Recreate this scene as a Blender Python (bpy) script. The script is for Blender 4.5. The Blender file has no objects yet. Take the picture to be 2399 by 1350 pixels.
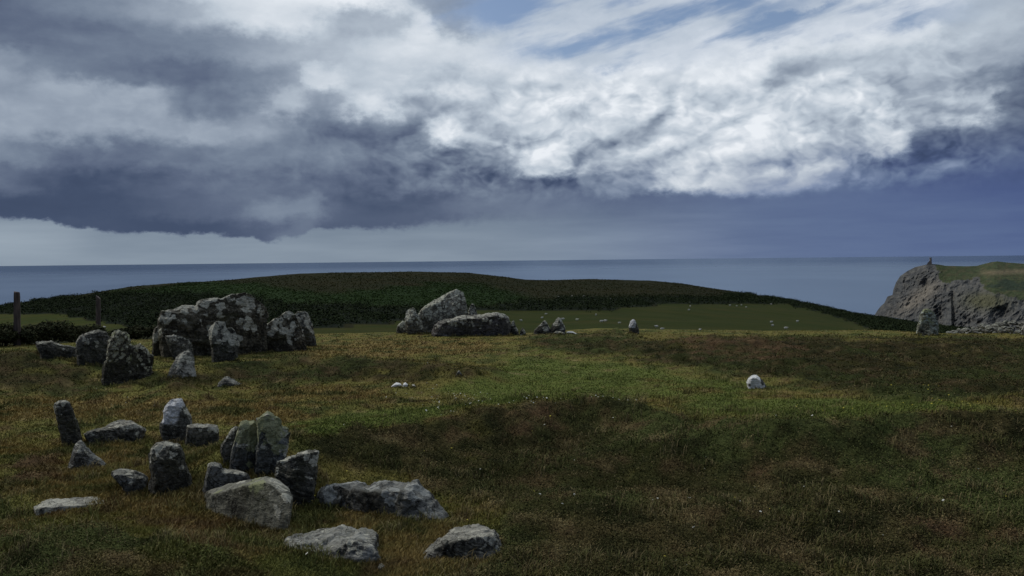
import bpy, bmesh, math, random
import numpy as np
from mathutils import Vector, Matrix
from mathutils.geometry import tessellate_polygon

SC = bpy.context.scene
COL = SC.collection
random.seed(7)

# ------------------------------------------------------------------ camera
PW, PH, F = 2399.0, 1350.0, 2078.0          # photograph's pixels and focal length in them
EYE = 2.2                                   # eye height above the turf of the stone circle
PITCH = math.atan(66.5 / F)                 # looking slightly down
ROLL = 0.0104                               # the horizon rises to the right
SEA = -130.0
_f = np.array([0, math.cos(PITCH), -math.sin(PITCH)])
_r0 = np.array([1.0, 0, 0]); _u0 = np.array([0, math.sin(PITCH), math.cos(PITCH)])
_r = math.cos(ROLL) * _r0 - math.sin(ROLL) * _u0
_u = math.cos(ROLL) * _u0 + math.sin(ROLL) * _r0
cam_d = bpy.data.cameras.new('camera')
cam = bpy.data.objects.new('camera', cam_d); COL.objects.link(cam)
cam_d.sensor_width = 36.0
cam_d.lens = 36.0 * F / PW
cam_d.clip_start = 0.1; cam_d.clip_end = 400000.0
cam.matrix_world = Matrix(((_r[0], _u[0], -_f[0], 0), (_r[1], _u[1], -_f[1], 0), (_r[2], _u[2], -_f[2], EYE), (0, 0, 0, 1)))
SC.camera = cam


def ray(px, py):
    d = _f + _r * ((px - PW / 2) / F) + _u * ((PH / 2 - py) / F)
    return d


def ray_np(px, py):
    px = np.asarray(px, float); py = np.asarray(py, float)
    return _f[None] + _r[None] * ((px - PW / 2) / F)[:, None] + _u[None] * ((PH / 2 - py) / F)[:, None]


def proj(x, y, z):
    q0, q1, q2 = x, y, z - EYE
    dep = q0 * _f[0] + q1 * _f[1] + q2 * _f[2]
    dep = np.maximum(dep, 0.05)
    a = q0 * _r[0] + q1 * _r[1] + q2 * _r[2]
    b = q0 * _u[0] + q1 * _u[1] + q2 * _u[2]
    return PW / 2 + F * a / dep, PH / 2 - F * b / dep


def azel(px, py):
    d = ray(px, py)
    return math.atan2(d[0], d[1]), math.atan2(d[2], math.hypot(d[0], d[1]))


# ------------------------------------------------------------------ world, sun, exposure
SUN_AZ, SUN_EL = math.radians(-72), math.radians(42)


def srgb(r, g, b):
    o = []
    for c in (r, g, b):
        c /= 255.0
        o.append(c / 12.92 if c <= 0.04045 else ((c + 0.055) / 1.055) ** 2.4)
    return (o[0], o[1], o[2], 1.0)


class Tree:
    """A short hand for building node trees out of sockets and numbers."""
    def __init__(self, nt): self.nt = nt; self.L = nt.links
    def node(self, t, **kw):
        n = self.nt.nodes.new(t)
        for k, v in kw.items(): setattr(n, k, v)
        return n
    def put(self, sock, v):
        if isinstance(v, bpy.types.NodeSocket): self.L.new(v, sock)
        elif v is not None: sock.default_value = v
    def m(self, op, a, b=None, c=None, clamp=False):
        n = self.node('ShaderNodeMath', operation=op, use_clamp=clamp)
        self.put(n.inputs[0], a)
        if b is not None: self.put(n.inputs[1], b)
        if c is not None: self.put(n.inputs[2], c)
        return n.outputs[0]
    def add(self, a, b): return self.m('ADD', a, b)
    def sub(self, a, b): return self.m('SUBTRACT', a, b)
    def mul(self, a, b): return self.m('MULTIPLY', a, b)
    def mad(self, a, b, c): return self.m('MULTIPLY_ADD', a, b, c)
    def rng(self, v, a, b, c=0.0, d=1.0, smooth=True):
        n = self.node('ShaderNodeMapRange', interpolation_type='SMOOTHSTEP' if smooth else 'LINEAR', clamp=True)
        self.put(n.inputs['Value'], v)
        for k, q in zip(('From Min', 'From Max', 'To Min', 'To Max'), (a, b, c, d)): self.put(n.inputs[k], q)
        return n.outputs['Result']
    def lerp(self, a, b, t):
        n = self.node('ShaderNodeMix', data_type='FLOAT', clamp_factor=True)
        self.put(n.inputs[0], t); self.put(n.inputs[2], a); self.put(n.inputs[3], b)
        return n.outputs[0]
    def mix(self, a, b, t, blend='MIX'):
        n = self.node('ShaderNodeMix', data_type='RGBA', blend_type=blend, clamp_factor=True)
        self.put(n.inputs[0], t)
        for i, q in ((6, a), (7, b)):
            if isinstance(q, tuple) and len(q) == 3: q = q + (1.0,)
            self.put(n.inputs[i], q)
        return n.outputs[2]
    def vec(self, x, y, z):
        n = self.node('ShaderNodeCombineXYZ')
        for i, q in enumerate((x, y, z)): self.put(n.inputs[i], q)
        return n.outputs[0]
    def sep(self, v):
        n = self.node('ShaderNodeSeparateXYZ'); self.put(n.inputs[0], v); return n.outputs
    def vadd(self, a, b):
        n = self.node('ShaderNodeVectorMath', operation='ADD'); self.put(n.inputs[0], a); self.put(n.inputs[1], b); return n.outputs[0]
    def vmul(self, a, b):
        n = self.node('ShaderNodeVectorMath', operation='MULTIPLY'); self.put(n.inputs[0], a); self.put(n.inputs[1], b); return n.outputs[0]
    def noise(self, v, scale, detail=4, rough=0.5, dist=0.0, typ='FBM', lac=2.0):
        n = self.node('ShaderNodeTexNoise', noise_dimensions='3D', noise_type=typ)
        self.put(n.inputs['Vector'], v); n.inputs['Scale'].default_value = scale; n.inputs['Detail'].default_value = detail
        n.inputs['Roughness'].default_value = rough; n.inputs['Distortion'].default_value = dist; n.inputs['Lacunarity'].default_value = lac
        return n.outputs
    def ramp(self, f, stops):
        n = self.node('ShaderNodeValToRGB'); e = n.color_ramp.elements
        while len(e) < len(stops): e.new(0.5)
        for q, (p, c) in zip(e, stops): q.position = p; q.color = c if len(c) == 4 else tuple(c) + (1.0,)
        self.put(n.inputs[0], f); return n.outputs[0]
    def curve(self, f, pts):
        n = self.node('ShaderNodeFloatCurve'); cm = n.mapping; cm.use_clip = False
        c = cm.curves[0]
        pts = sorted(pts)
        while len(c.points) < len(pts): c.points.new(0.5, 0.5)
        for q, (x, y) in zip(c.points, pts): q.location = (x, y); q.handle_type = 'AUTO_CLAMPED'
        cm.update(); self.put(n.inputs['Value'], f); return n.outputs[0]


def build_sky():
    w = bpy.data.worlds.new('World'); SC.world = w; w.use_nodes = True
    nt = w.node_tree; nt.nodes.clear(); T = Tree(nt)
    g = T.node('ShaderNodeTexCoord').outputs['Generated']
    dx, dy, dz = T.sep(g)
    az = T.m('ARCTAN2', dx, dy); el = T.m('ARCSINE', dz)
    nv = T.vec(dx, dy, T.mul(dz, 1.55))
    # drifting distortion of the large shapes
    wa = T.sep(T.noise(nv, 5.0, 5, 0.55)[1]); wb = T.sep(T.noise(T.vadd(nv, (3.1, 7.7, 1.3)), 17.0, 6, 0.6)[1])
    wc = T.sep(T.noise(T.vadd(nv, (6.6, 2.2, 9.1)), 46.0, 5, 0.62)[1])
    azw = T.add(T.add(az, T.mul(T.sub(wc[0], 0.5), 0.034)), T.add(T.mul(T.sub(wa[0], 0.5), 0.085), T.mul(T.sub(wb[0], 0.5), 0.06)))
    elw = T.add(T.add(el, T.mul(T.sub(wc[1], 0.5), 0.022)), T.add(T.mul(T.sub(wa[1], 0.5), 0.032), T.mul(T.sub(wb[1], 0.5), 0.030)))
    A0, A1 = -0.72, 0.72
    xn = T.m('MULTIPLY_ADD', azw, 1 / (A1 - A0), -A0 / (A1 - A0), clamp=True)
    xs = T.m('MULTIPLY_ADD', az, 1 / (A1 - A0), -A0 / (A1 - A0), clamp=True)

    def X(px): return (azel(px, 300)[0] - A0) / (A1 - A0)
    rows = [
        (-900, [(0, 205), (1200, 215), (2399, 205)]),  # overhead sky out of view, brightened to light the ground and stone tops
        (-300, [(0, 165), (600, 190), (1200, 205), (1800, 215), (2399, 195)]),
        (0, [(0, 140), (200, 160), (400, 195), (600, 222), (800, 238), (960, 205), (1080, 140), (1150, 170), (1220, 205), (1400, 205), (1600, 225), (1800, 222), (2000, 222), (2200, 232), (2330, 205), (2399, 190)]),
        (60, [(0, 98), (200, 118), (400, 150), (560, 210), (680, 225), (800, 160), (940, 165), (1010, 210), (1060, 150), (1120, 200), (1200, 215), (1400, 220), (1600, 218), (1800, 215), (2000, 230), (2200, 240), (2270, 205), (2399, 170)]),
        (130, [(0, 100), (200, 108), (400, 122), (600, 150), (750, 175), (900, 190), (1000, 210), (1200, 228), (1400, 222), (1600, 235), (1800, 240), (2000, 243), (2130, 235), (2220, 200), (2300, 185), (2399, 170)]),
        (195, [(0, 135), (100, 120), (220, 102), (400, 98), (600, 122), (700, 155), (780, 215), (850, 190), (1000, 188), (1200, 210), (1400, 238), (1600, 242), (1780, 240), (1850, 190), (2000, 205), (2150, 190), (2399, 150)]),
        (250, [(0, 145), (200, 150), (330, 150), (470, 112), (600, 128), (680, 172), (760, 135), (880, 210), (960, 145), (1080, 175), (1200, 222), (1400, 235), (1560, 205), (1700, 215), (1790, 248), (1860, 205), (1960, 215), (2100, 180), (2200, 170), (2399, 108)]),
        (310, [(0, 152), (200, 145), (400, 150), (600, 135), (780, 112), (900, 128), (980, 165), (1040, 225), (1120, 185), (1200, 215), (1330, 225), (1450, 205), (1560, 225), (1700, 240), (1850, 228), (1900, 200), (1990, 178), (2060, 222), (2110, 170), (2180, 175), (2260, 200), (2330, 118), (2399, 95)]),
        (370, [(0, 122), (200, 98), (400, 105), (600, 116), (800, 112), (1000, 118), (1150, 146), (1220, 158), (1320, 225), (1390, 175), (1500, 165), (1580, 195), (1660, 222), (1760, 208), (1860, 190), (1960, 175), (2080, 222), (2160, 125), (2300, 100), (2399, 93)]),
        (430, [(0, 92), (200, 78), (400, 88), (600, 100), (800, 95), (1000, 106), (1200, 104), (1400, 118), (1520, 150), (1590, 215), (1660, 205), (1750, 175), (1880, 158), (2000, 140), (2150, 112), (2250, 95), (2399, 82)]),
        (480, [(0, 74), (200, 76), (400, 88), (560, 100), (660, 125), (740, 95), (850, 82), (1000, 86), (1200, 105), (1350, 105), (1450, 92), (1600, 94), (1800, 100), (2000, 96), (2200, 86), (2399, 80)]),
        (530, [(0, 76), (200, 78), (400, 76), (600, 88), (680, 105), (760, 84), (900, 84), (1100, 88), (1300, 100), (1600, 110), (1800, 104), (2000, 99), (2200, 95), (2399, 90)]),
    ]
    L = None; pe = None
    for py, pts in rows:
        e = azel(1200, py)[1] if py > -200 else azel(1200, py)[1]
        r = T.curve(xn, [(X(px), v / 255.0) for px, v in pts])
        if L is None: L = r
        else:
            k = 0.16 if py > 0 else 0.0
            L = T.lerp(L, r, T.rng(elw, pe + (e - pe) * k, e - (e - pe) * k, 0.0, 1.0, smooth=True))
        pe = e
    # billows: the same noise taken twice, a little apart towards the light, reads as relief
    q = T.vadd(nv, T.vmul(T.sub(wb[0], 0.5), (0.05, 0.05, 0.04)))
    qv = T.vadd(T.vec(T.sep(q)[0], T.sep(q)[1], T.mul(T.sep(q)[2], 1.25)), (0.37, 0.11, 0.73))
    D1 = T.noise(qv, 9.0, 9, 0.56)[0]
    D2 = T.noise(T.vadd(qv, (-0.010, 0.0, 0.022)), 9.0, 9, 0.56)[0]

    def puff(v, o):
        h = None
        for k, (sc, wt) in enumerate(((6.5, 1.0), (14.0, 0.6), (30.0, 0.36), (64.0, 0.2))):
            n = T.noise(T.vadd(v, tuple(o[c] + 3.3 * k for c in range(3))), sc, 1.0, 0.5)[0]
            b = T.mul(T.m('ABSOLUTE', T.sub(n, 0.5)), 2.0 * wt)
            h = b if h is None else T.add(h, b)
        return h
    pv = T.vadd(nv, T.vmul(T.vadd(T.noise(nv, 12.0, 4, 0.55)[1], (-0.5, -0.5, -0.5)), (0.07, 0.07, 0.05)))
    V1 = puff(pv, (0.0, 0.0, 0.0)); V2 = puff(pv, (-0.008, 0.0, 0.018))
    heap = T.add(T.mul(T.sub(V1, V2), 1.05), T.mul(T.sub(V1, 0.38), 0.17))
    F1_ = T.noise(T.vec(dx, dy, T.mul(dz, 3.6)), 6.5, 8, 0.55)[0]
    E1 = T.noise(T.vadd(nv, (5.2, 1.7, 8.1)), 26.0, 7, 0.58)[0]
    lit = T.sub(D1, D2)
    zone = T.rng(el, azel(1200, 520)[1], azel(1200, 400)[1], 0.25, 1.0)
    amp = T.mul(zone, T.curve(xs, [(X(0), 0.55), (X(700), 0.7), (X(1100), 1.0), (X(2000), 1.0), (X(2399), 0.7)]))
    hz = T.mul(T.curve(xs, [(X(0), 0.25), (X(800), 0.35), (X(1050), 0.8), (X(1300), 1.0), (X(2200), 1.0), (X(2399), 0.6)]), T.mul(T.rng(el, azel(1200, 500)[1], azel(1200, 420)[1]), T.rng(el, azel(1200, 120)[1], azel(1200, 250)[1], 0.10, 1.0)))
    det = T.add(T.mul(T.sub(D1, 0.5), 0.12), T.add(T.mul(lit, 0.24), T.mul(T.sub(E1, 0.5), 0.08)))
    det = T.add(det, T.mul(T.sub(heap, 0.02), T.mul(hz, 0.52)))
    det = T.add(det, T.mul(T.sub(F1_, 0.5), T.curve(xs, [(X(0), 0.34), (X(900), 0.32), (X(1300), 0.12), (X(2399), 0.15)])))
    L = T.add(L, T.mul(det, amp))
    L = T.sub(L, T.mul(T.curve(xs, [(X(0), 0.0), (X(900), 0.0), (X(1200), 0.045), (X(2100), 0.045), (X(2399), 0.0)]), T.rng(el, azel(1200, 470)[1], azel(1200, 380)[1])))
    behind = T.mul(T.rng(dy, 0.15, -0.55), T.rng(el, 1.25, 0.45))  # unseen sky behind the camera, darkened so the stones' fronts get less light
    L = T.lerp(L, T.add(0.27, T.mul(T.sub(D1, 0.5), 0.2)), behind)
    # clear strip under the deck and the rain on the right
    low = [
        (505, [(0, 130), (300, 124), (800, 118), (1200, 114), (1500, 106), (1800, 102), (2100, 96), (2399, 86)]),
        (560, [(0, 152), (120, 146), (300, 128), (560, 134), (800, 128), (1100, 127), (1400, 126), (1600, 112), (1800, 103), (2100, 99), (2399, 92)]),
        (606, [(0, 140), (300, 132), (700, 132), (1200, 128), (1500, 119), (1800, 105), (2399, 97)]),
    ]
    B = None; pe = None
    for py, pts in low:
        e = azel(1200, py)[1]
        r = T.curve(xs, [(X(px), v / 255.0) for px, v in pts])
        B = r if B is None else T.lerp(B, r, T.rng(el, pe, e, 0.0, 1.0, smooth=False))
        pe = e
    streak = T.noise(T.vec(dx, dy, T.mul(dz, 9.0)), 7.0, 5, 0.55)[0]
    B = T.add(B, T.mul(T.sub(streak, 0.5), 0.11))
    edge = [(0, 508), (100, 514), (160, 530), (240, 541), (320, 546), (420, 549), (520, 551), (590, 554), (640, 563), (695, 557), (735, 539), (800, 533), (900, 536), (1000, 525), (1100, 515), (1200, 507), (1320, 500), (1420, 488), (1520, 478), (1700, 470), (2000, 462), (2200, 440), (2399, 425)]
    K = 0.2
    ec = T.mul(T.curve(xs, [(X(px), azel(px, py)[1] / K) for px, py in edge]), K)
    ew = T.add(T.mul(T.sub(wb[1], 0.5), 0.016), T.mul(T.sub(T.noise(nv, 60.0, 6, 0.65)[0], 0.5), 0.016))
    soft = T.curve(xs, [(X(0), 0.0028), (X(700), 0.0026), (X(1200), 0.012), (X(1700), 0.03), (X(2399), 0.03)])
    dd = T.sub(T.add(el, ew), ec)
    cov = T.rng(T.m('DIVIDE', dd, soft), -1.0, 1.0)
    L = T.lerp(B, L, cov)
    tone = [(50, (52, 64, 88)), (75, (68, 81, 106)), (95, (92, 104, 127)), (120, (118, 131, 150)), (150, (148, 160, 176)), (190, (186, 197, 209)), (218, (209, 217, 226)), (247, (234, 239, 245))]
    cloud = T.ramp(L, [(a / 255.0, srgb(*c)) for a, c in tone])
    # rain-blue on the right, a pale warm grey at the far left horizon
    bl = T.mul(T.curve(xs, [(X(0), 0.0), (X(900), 0.0), (X(1400), 0.25), (X(1900), 0.8), (X(2399), 1.0)]), T.rng(el, azel(2200, 250)[1], azel(2200, 470)[1]))
    rain = T.ramp(L, [(a / 255.0, srgb(*c)) for a, c in [(60, (62, 77, 114)), (84, (76, 92, 134)), (105, (95, 113, 149)), (135, (130, 146, 178)), (190, (188, 196, 208)), (240, (240, 242, 245))]])
    cloud = T.mix(cloud, rain, bl)
    wm = T.mul(T.sub(1.0, cov), T.curve(xs, [(X(0), 1.0), (X(1300), 0.8), (X(1700), 0.0), (X(2399), 0.0)]))
    cloud = T.mix(cloud, T.mix(cloud, (1.0, 1.02, 0.98, 1.0), 1.0, 'MULTIPLY'), wm)
    # blue gaps at the top
    def gauss(px, py, sx, sy):
        a, e = azel(px, py)
        u = T.mul(T.sub(azw, a), F / sx); v = T.mul(T.sub(elw, e), F / sy)
        return T.m('EXPONENT', T.mul(T.add(T.mul(u, u), T.mul(v, v)), -1.0))
    gm = T.m('MAXIMUM', gauss(1480, 105, 300, 55), T.m('MAXIMUM', gauss(1860, 60, 330, 42), T.m('MAXIMUM', gauss(1300, 25, 260, 60), gauss(1640, 25, 260, 45))))
    tilt = T.vec(T.mul(dx, 1.0), dy, T.sub(T.mul(dz, 4.5), T.mul(dx, 1.1)))
    holes = T.noise(tilt, 6.5, 7, 0.55)[0]
    blue = T.mul(T.rng(gm, 0.10, 0.75), T.rng(holes, 0.42, 0.62, 1.0, 0.22))
    back = T.mul(T.rng(dy, 0.1, -0.4), T.rng(holes, 0.45, 0.6, 0.6, 0.0))
    blue = T.m('MAXIMUM', blue, T.mul(back, T.rng(el, 0.25, 0.5)))
    sky = T.node('ShaderNodeTexSky', sky_type='NISHITA', sun_disc=False, sun_elevation=SUN_EL, sun_rotation=SUN_AZ)
    skyc = T.mix(sky.outputs[0], (1.02, 1.0, 1.06, 1.0), 1.0, 'MULTIPLY')
    up = T.mix((0, 0, 0, 1), cloud, 1.0)
    sc = T.node('ShaderNodeVectorMath', operation='SCALE'); T.put(sc.inputs[0], up); sc.inputs['Scale'].default_value = 10.0
    ss = T.node('ShaderNodeVectorMath', operation='SCALE'); T.put(ss.inputs[0], skyc); ss.inputs['Scale'].default_value = SKYGAIN
    fin = T.mix(sc.outputs[0], ss.outputs[0], blue)
    bg = T.node('ShaderNodeBackground'); T.put(bg.inputs[0], fin); bg.inputs[1].default_value = 0.1
    T.L.new(bg.outputs[0], T.node('ShaderNodeOutputWorld').inputs[0])


SKYGAIN = 0.95
build_sky()
sun_d = bpy.data.lights.new('sun', 'SUN'); sun_d.energy = 1.5; sun_d.angle = math.radians(12); sun_d.color = (1.0, 0.95, 0.88)
sun = bpy.data.objects.new('sun', sun_d); COL.objects.link(sun)
_sd = Vector((math.sin(SUN_AZ) * math.cos(SUN_EL), math.cos(SUN_AZ) * math.cos(SUN_EL), math.sin(SUN_EL)))
sun.rotation_euler = _sd.to_track_quat('Z', 'Y').to_euler()
sun.location = (0, 0, 60)
SC.view_settings.view_transform = 'Standard'; SC.view_settings.look = 'None'
SC.view_settings.exposure = 0.0; SC.view_settings.gamma = 1.0; SC.view_settings.use_curve_mapping = False
#SKYEND

# ------------------------------------------------------------------ numpy noise
_rs = np.random.RandomState(11)
_perm = _rs.permutation(4096).astype(np.int64)
_g2 = _rs.uniform(-1, 1, 4096)
_ga = _rs.uniform(0, 2 * math.pi, 4096)
_gz = _rs.uniform(-1, 1, 4096)
_gv = np.stack([np.cos(_ga) * np.sqrt(1 - _gz ** 2), np.sin(_ga) * np.sqrt(1 - _gz ** 2), _gz], 1)
_gc = np.cos(_ga); _gs = np.sin(_ga)


def _q(t): return t * t * t * (t * (t * 6 - 15) + 10)


def n2(x, y, seed=0):
    x = np.asarray(x, float); y = np.asarray(y, float)
    xi = np.floor(x).astype(np.int64); yi = np.floor(y).astype(np.int64)
    fx = x - xi; fy = y - yi; u = _q(fx); v = _q(fy)
    def g(i, j, ax, ay):
        h = _perm[(_perm[(i + seed * 131) & 4095] + j) & 4095]
        return _gc[h] * ax + _gs[h] * ay
    a = g(xi, yi, fx, fy); b = g(xi + 1, yi, fx - 1, fy); c = g(xi, yi + 1, fx, fy - 1); d = g(xi + 1, yi + 1, fx - 1, fy - 1)
    return (a + (b - a) * u + (c + (d - c) * u - a - (b - a) * u) * v) * 1.4


def fbm2(x, y, oct=4, seed=0, gain=0.5):
    s = 0; a = 1.0; t = 0
    for o in range(oct):
        s = s + a * n2(x * 2 ** o + 17.3 * o, y * 2 ** o - 9.1 * o, seed + o); t += a; a *= gain
    return s / t


def n3(p, seed=0):
    i = np.floor(p).astype(np.int64); f = p - i; w = _q(f); out = 0
    for a in (0, 1):
        for b in (0, 1):
            for c in (0, 1):
                h = _perm[(_perm[(_perm[(i[:, 0] + a + seed * 57) & 4095] + i[:, 1] + b) & 4095] + i[:, 2] + c) & 4095]
                d = _gv[h]
                v = d[:, 0] * (f[:, 0] - a) + d[:, 1] * (f[:, 1] - b) + d[:, 2] * (f[:, 2] - c)
                out = out + v * (w[:, 0] if a else 1 - w[:, 0]) * (w[:, 1] if b else 1 - w[:, 1]) * (w[:, 2] if c else 1 - w[:, 2])
    return out * 1.5


def fbm3(p, oct=4, seed=0, gain=0.5):
    s = 0; a = 1.0; t = 0
    for o in range(oct):
        s = s + a * n3(p * 2 ** o + 5.7 * o, seed + o); t += a; a *= gain
    return s / t


def sm(x, a, b):
    t = np.clip((x - a) / (b - a), 0, 1); return t * t * (3 - 2 * t)


def hor(px): return 622.0 - 0.0104 * px      # the horizon's row in the photograph


# ------------------------------------------------------------------ masks over the land, laid out once on a coarse raster
RX0, RX1, RY0, RY1, RS = -1600, 4000, 560, 2000, 8


def raster(polys, blur):
    gx = np.arange(RX0, RX1, RS) + RS / 2; gy = np.arange(RY0, RY1, RS) + RS / 2
    X, Y = np.meshgrid(gx, gy); M = np.zeros_like(X)
    for P in polys:
        amp = 1.0
        if isinstance(P, tuple): amp, P = P
        ins = np.zeros(X.shape, bool); n = len(P)
        for k in range(n):
            x0, y0 = P[k]; x1, y1 = P[(k + 1) % n]
            if y0 == y1: continue
            c = ((y0 > Y) != (y1 > Y)) & (X < (x1 - x0) * (Y - y0) / (y1 - y0) + x0)
            ins ^= c
        M = np.maximum(M, ins * amp)
    for _ in range(2):
        for ax, b in ((0, blur[1]), (1, blur[0])):
            k = max(1, int(round(b / RS)))
            if k > 1:
                ker = np.ones(k) / k
                M = np.apply_along_axis(lambda m: np.convolve(np.pad(m, k, mode='edge'), ker, 'same')[k:-k], ax, M)
    return M


def samp(M, px, py):
    x = np.clip((px - RX0) / RS - 0.5, 0, M.shape[1] - 1.001); y = np.clip((py - RY0) / RS - 0.5, 0, M.shape[0] - 1.001)
    i = x.astype(int); j = y.astype(int); u = x - i; v = y - j
    return (M[j, i] * (1 - u) + M[j, i + 1] * u) * (1 - v) + (M[j + 1, i] * (1 - u) + M[j + 1, i + 1] * u) * v


HEATH = raster([
    [(690, 1012), (820, 1008), (950, 985), (1150, 955), (1350, 935), (1560, 958), (1760, 985), (1900, 985), (2150, 965), (4000, 930), (4000, 2000), (1000, 2000), (1000, 1345), (1190, 1290), (1120, 1180), (960, 1110), (760, 1060)],
    [(1480, 792), (1900, 780), (4000, 790), (4000, 925), (2080, 925), (1960, 918), (1870, 890), (1650, 862), (1490, 842)],
    (0.62, [(-1600, 2000), (-1600, 1290), (120, 1245), (420, 1275), (700, 1350), (1010, 1345), (1010, 2000)]),
    (0.9, [(1210, 786), (1480, 768), (1500, 800), (1480, 826), (1250, 818)]),
    (0.75, [(520, 838), (800, 832), (1060, 845), (1130, 868), (1020, 890), (800, 886), (560, 896), (380, 912), (385, 880)]),
    (0.8, [(-1600, 815), (60, 818), (200, 850), (240, 890), (190, 930), (60, 905), (-1600, 940)]),
    (0.8, [(620, 1090), (760, 1060), (760, 1130), (640, 1150)]),
    (0.7, [(60, 1050), (150, 1060), (160, 1110), (20, 1140), (-60, 1080)]),
], (60, 18))
GREEN = raster([
    (1.0, [(660, 985), (800, 960), (1000, 945), (1180, 925), (1330, 930), (1150, 950), (960, 980), (820, 1003), (690, 1008)]),
    (0.8, [(1180, 825), (1480, 845), (1640, 870), (1850, 895), (1700, 930), (1400, 930), (1120, 925), (1000, 905), (1130, 870)]),
    (0.8, [(1560, 935), (1900, 920), (2250, 930), (2399, 945), (4000, 950), (4000, 975), (2200, 960), (1900, 982), (1700, 975)]),
    (0.5, [(1640, 830), (1880, 815), (1900, 832), (1700, 850)]),
    (0.6, [(250, 1075), (350, 1060), (350, 1085), (260, 1100)]),
], (70, 16))
GOLD = raster([
    (1.0, [(-300, 925), (250, 915), (480, 930), (700, 945), (700, 985), (450, 985), (200, 975), (-300, 1000)]),
    (1.0, [(740, 795), (930, 782), (1180, 790), (1150, 820), (900, 830), (700, 840), (560, 850), (600, 838)]),
    (0.9, [(560, 900), (920, 895), (900, 935), (600, 935)]),
    (1.0, [(690, 1210), (900, 1190), (1080, 1240), (1210, 1260), (1190, 1330), (880, 1350), (860, 1260)]),
    (0.8, [(1540, 990), (1640, 1000), (1680, 1080), (1620, 1110), (1560, 1050)]),
    (0.8, [(170, 1060), (330, 1040), (520, 1050), (640, 1130), (500, 1240), (250, 1250), (60, 1200), (60, 1120)]),
    (0.5, [(1950, 905), (2100, 905), (2100, 925), (1950, 930)]),
    (0.6, [(1500, 870), (1700, 905), (1650, 925), (1450, 900)]),
    (0.7, [(-200, 1010), (130, 1000), (330, 1050), (-200, 1060)]),
], (60, 18))
RUSS = raster([
    (1.0, [(60, 1060), (155, 1060), (160, 1110), (40, 1130), (0, 1100)]),
    (0.8, [(330, 1010), (385, 1010), (385, 1045), (330, 1045)]),
    (0.6, [(980, 985), (1200, 950), (1420, 945), (1450, 1000), (1250, 1010), (1000, 1040)]),
    (0.7, [(1540, 775), (1900, 790), (1880, 850), (1600, 835)]),
    (0.6, [(1660, 1070), (1780, 1070), (1800, 1130), (1680, 1140)]),
    (0.5, [(2100, 1230), (2399, 1230), (2399, 1300), (2100, 1300)]),
    (0.6, [(300, 1210), (640, 1225), (720, 1290), (380, 1290)]),
    (0.5, [(-50, 1200), (240, 1210), (200, 1260), (-50, 1270)]),
], (50, 18))
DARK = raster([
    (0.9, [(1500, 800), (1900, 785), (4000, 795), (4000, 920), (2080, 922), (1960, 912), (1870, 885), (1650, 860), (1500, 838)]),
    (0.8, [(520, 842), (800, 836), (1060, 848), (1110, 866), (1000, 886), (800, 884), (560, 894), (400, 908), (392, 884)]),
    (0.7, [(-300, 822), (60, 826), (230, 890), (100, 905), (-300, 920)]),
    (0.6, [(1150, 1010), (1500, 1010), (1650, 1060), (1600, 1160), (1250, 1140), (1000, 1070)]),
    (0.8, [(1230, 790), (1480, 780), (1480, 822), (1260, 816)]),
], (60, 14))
FIELD = raster([
    [(-1600, 745), (20, 735), (60, 733), (140, 737), (250, 757), (330, 772), (380, 786), (-1600, 800)],
    [(720, 772), (860, 762), (935, 755), (1020, 742), (1110, 729), (1400, 729), (1500, 719), (1600, 710), (1700, 709), (1850, 713), (1900, 724), (1945, 737), (1990, 752), (2070, 778), (2070, 800), (720, 800)],
], (10, 6))
GORSE = raster([
    [(60, 712), (160, 695), (250, 690), (330, 690), (470, 690), (620, 700), (700, 715), (800, 712), (930, 720), (1120, 722), (1200, 712), (1240, 702), (1400, 697), (1600, 699), (1700, 696), (1800, 700), (1900, 716), (2000, 738), (2140, 756), (2200, 763), (2270, 772), (2400, 800), (2120, 800), (2065, 778), (2000, 754), (1945, 737), (1900, 724), (1850, 713), (1700, 709), (1600, 709), (1500, 718), (1400, 728), (1110, 728), (1020, 741), (935, 754), (860, 761), (740, 768), (640, 770), (500, 800), (400, 795), (340, 772), (250, 756), (140, 736), (60, 732), (-1600, 740), (-1600, 720)],
    (1.0, [(1700, 688), (1800, 694), (2000, 734), (2140, 757), (2150, 768), (2000, 744), (1800, 706), (1690, 700)]),
], (10, 5))
BRACK = raster([
    [(250, 684), (400, 668), (560, 660), (640, 672), (760, 690), (900, 676), (1010, 666), (1130, 668), (1200, 690), (1240, 702), (1120, 722), (930, 720), (800, 715), (700, 715), (560, 700), (330, 700)],
    (0.8, [(1100, 700), (1180, 690), (1260, 694), (1240, 704)]),
], (30, 8))

# ------------------------------------------------------------------ the lie of the land
EDGE = [(-900, 815), (0, 816), (90, 814), (300, 802), (450, 800), (700, 790), (930, 784), (1200, 787), (1260, 785), (1400, 775), (1550, 778), (1800, 781), (2050, 779), (2200, 788), (2399, 790), (3400, 790)]
CREST = [(-900, 770), (-300, 745), (0, 719), (60, 708), (110, 700), (250, 681), (300, 672), (400, 664), (520, 656), (600, 648), (700, 641), (850, 637), (980, 635.5), (1100, 640), (1180, 649), (1230, 655.5), (1300, 657), (1400, 655), (1520, 657), (1600, 664), (1700, 680), (1800, 695), (1900, 712), (2000, 735), (2060, 744), (2140, 757), (2200, 764), (2260, 772), (2330, 784), (2420, 805), (3400, 900)]


def tan_table(lst):
    a, t = [], []
    for px, py in lst:
        d = ray(px, py); a.append(math.atan2(d[0], d[1])); t.append(-d[2] / math.hypot(d[0], d[1]))
    return np.array(a), np.array(t)


E_A, E_T = tan_table(EDGE)
C_A, C_T = tan_table(CREST)


def on_plane(px, py, z=0.0):
    d = ray(px, py); k = (z - EYE) / d[2]
    return d[0] * k, d[1] * k


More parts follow.
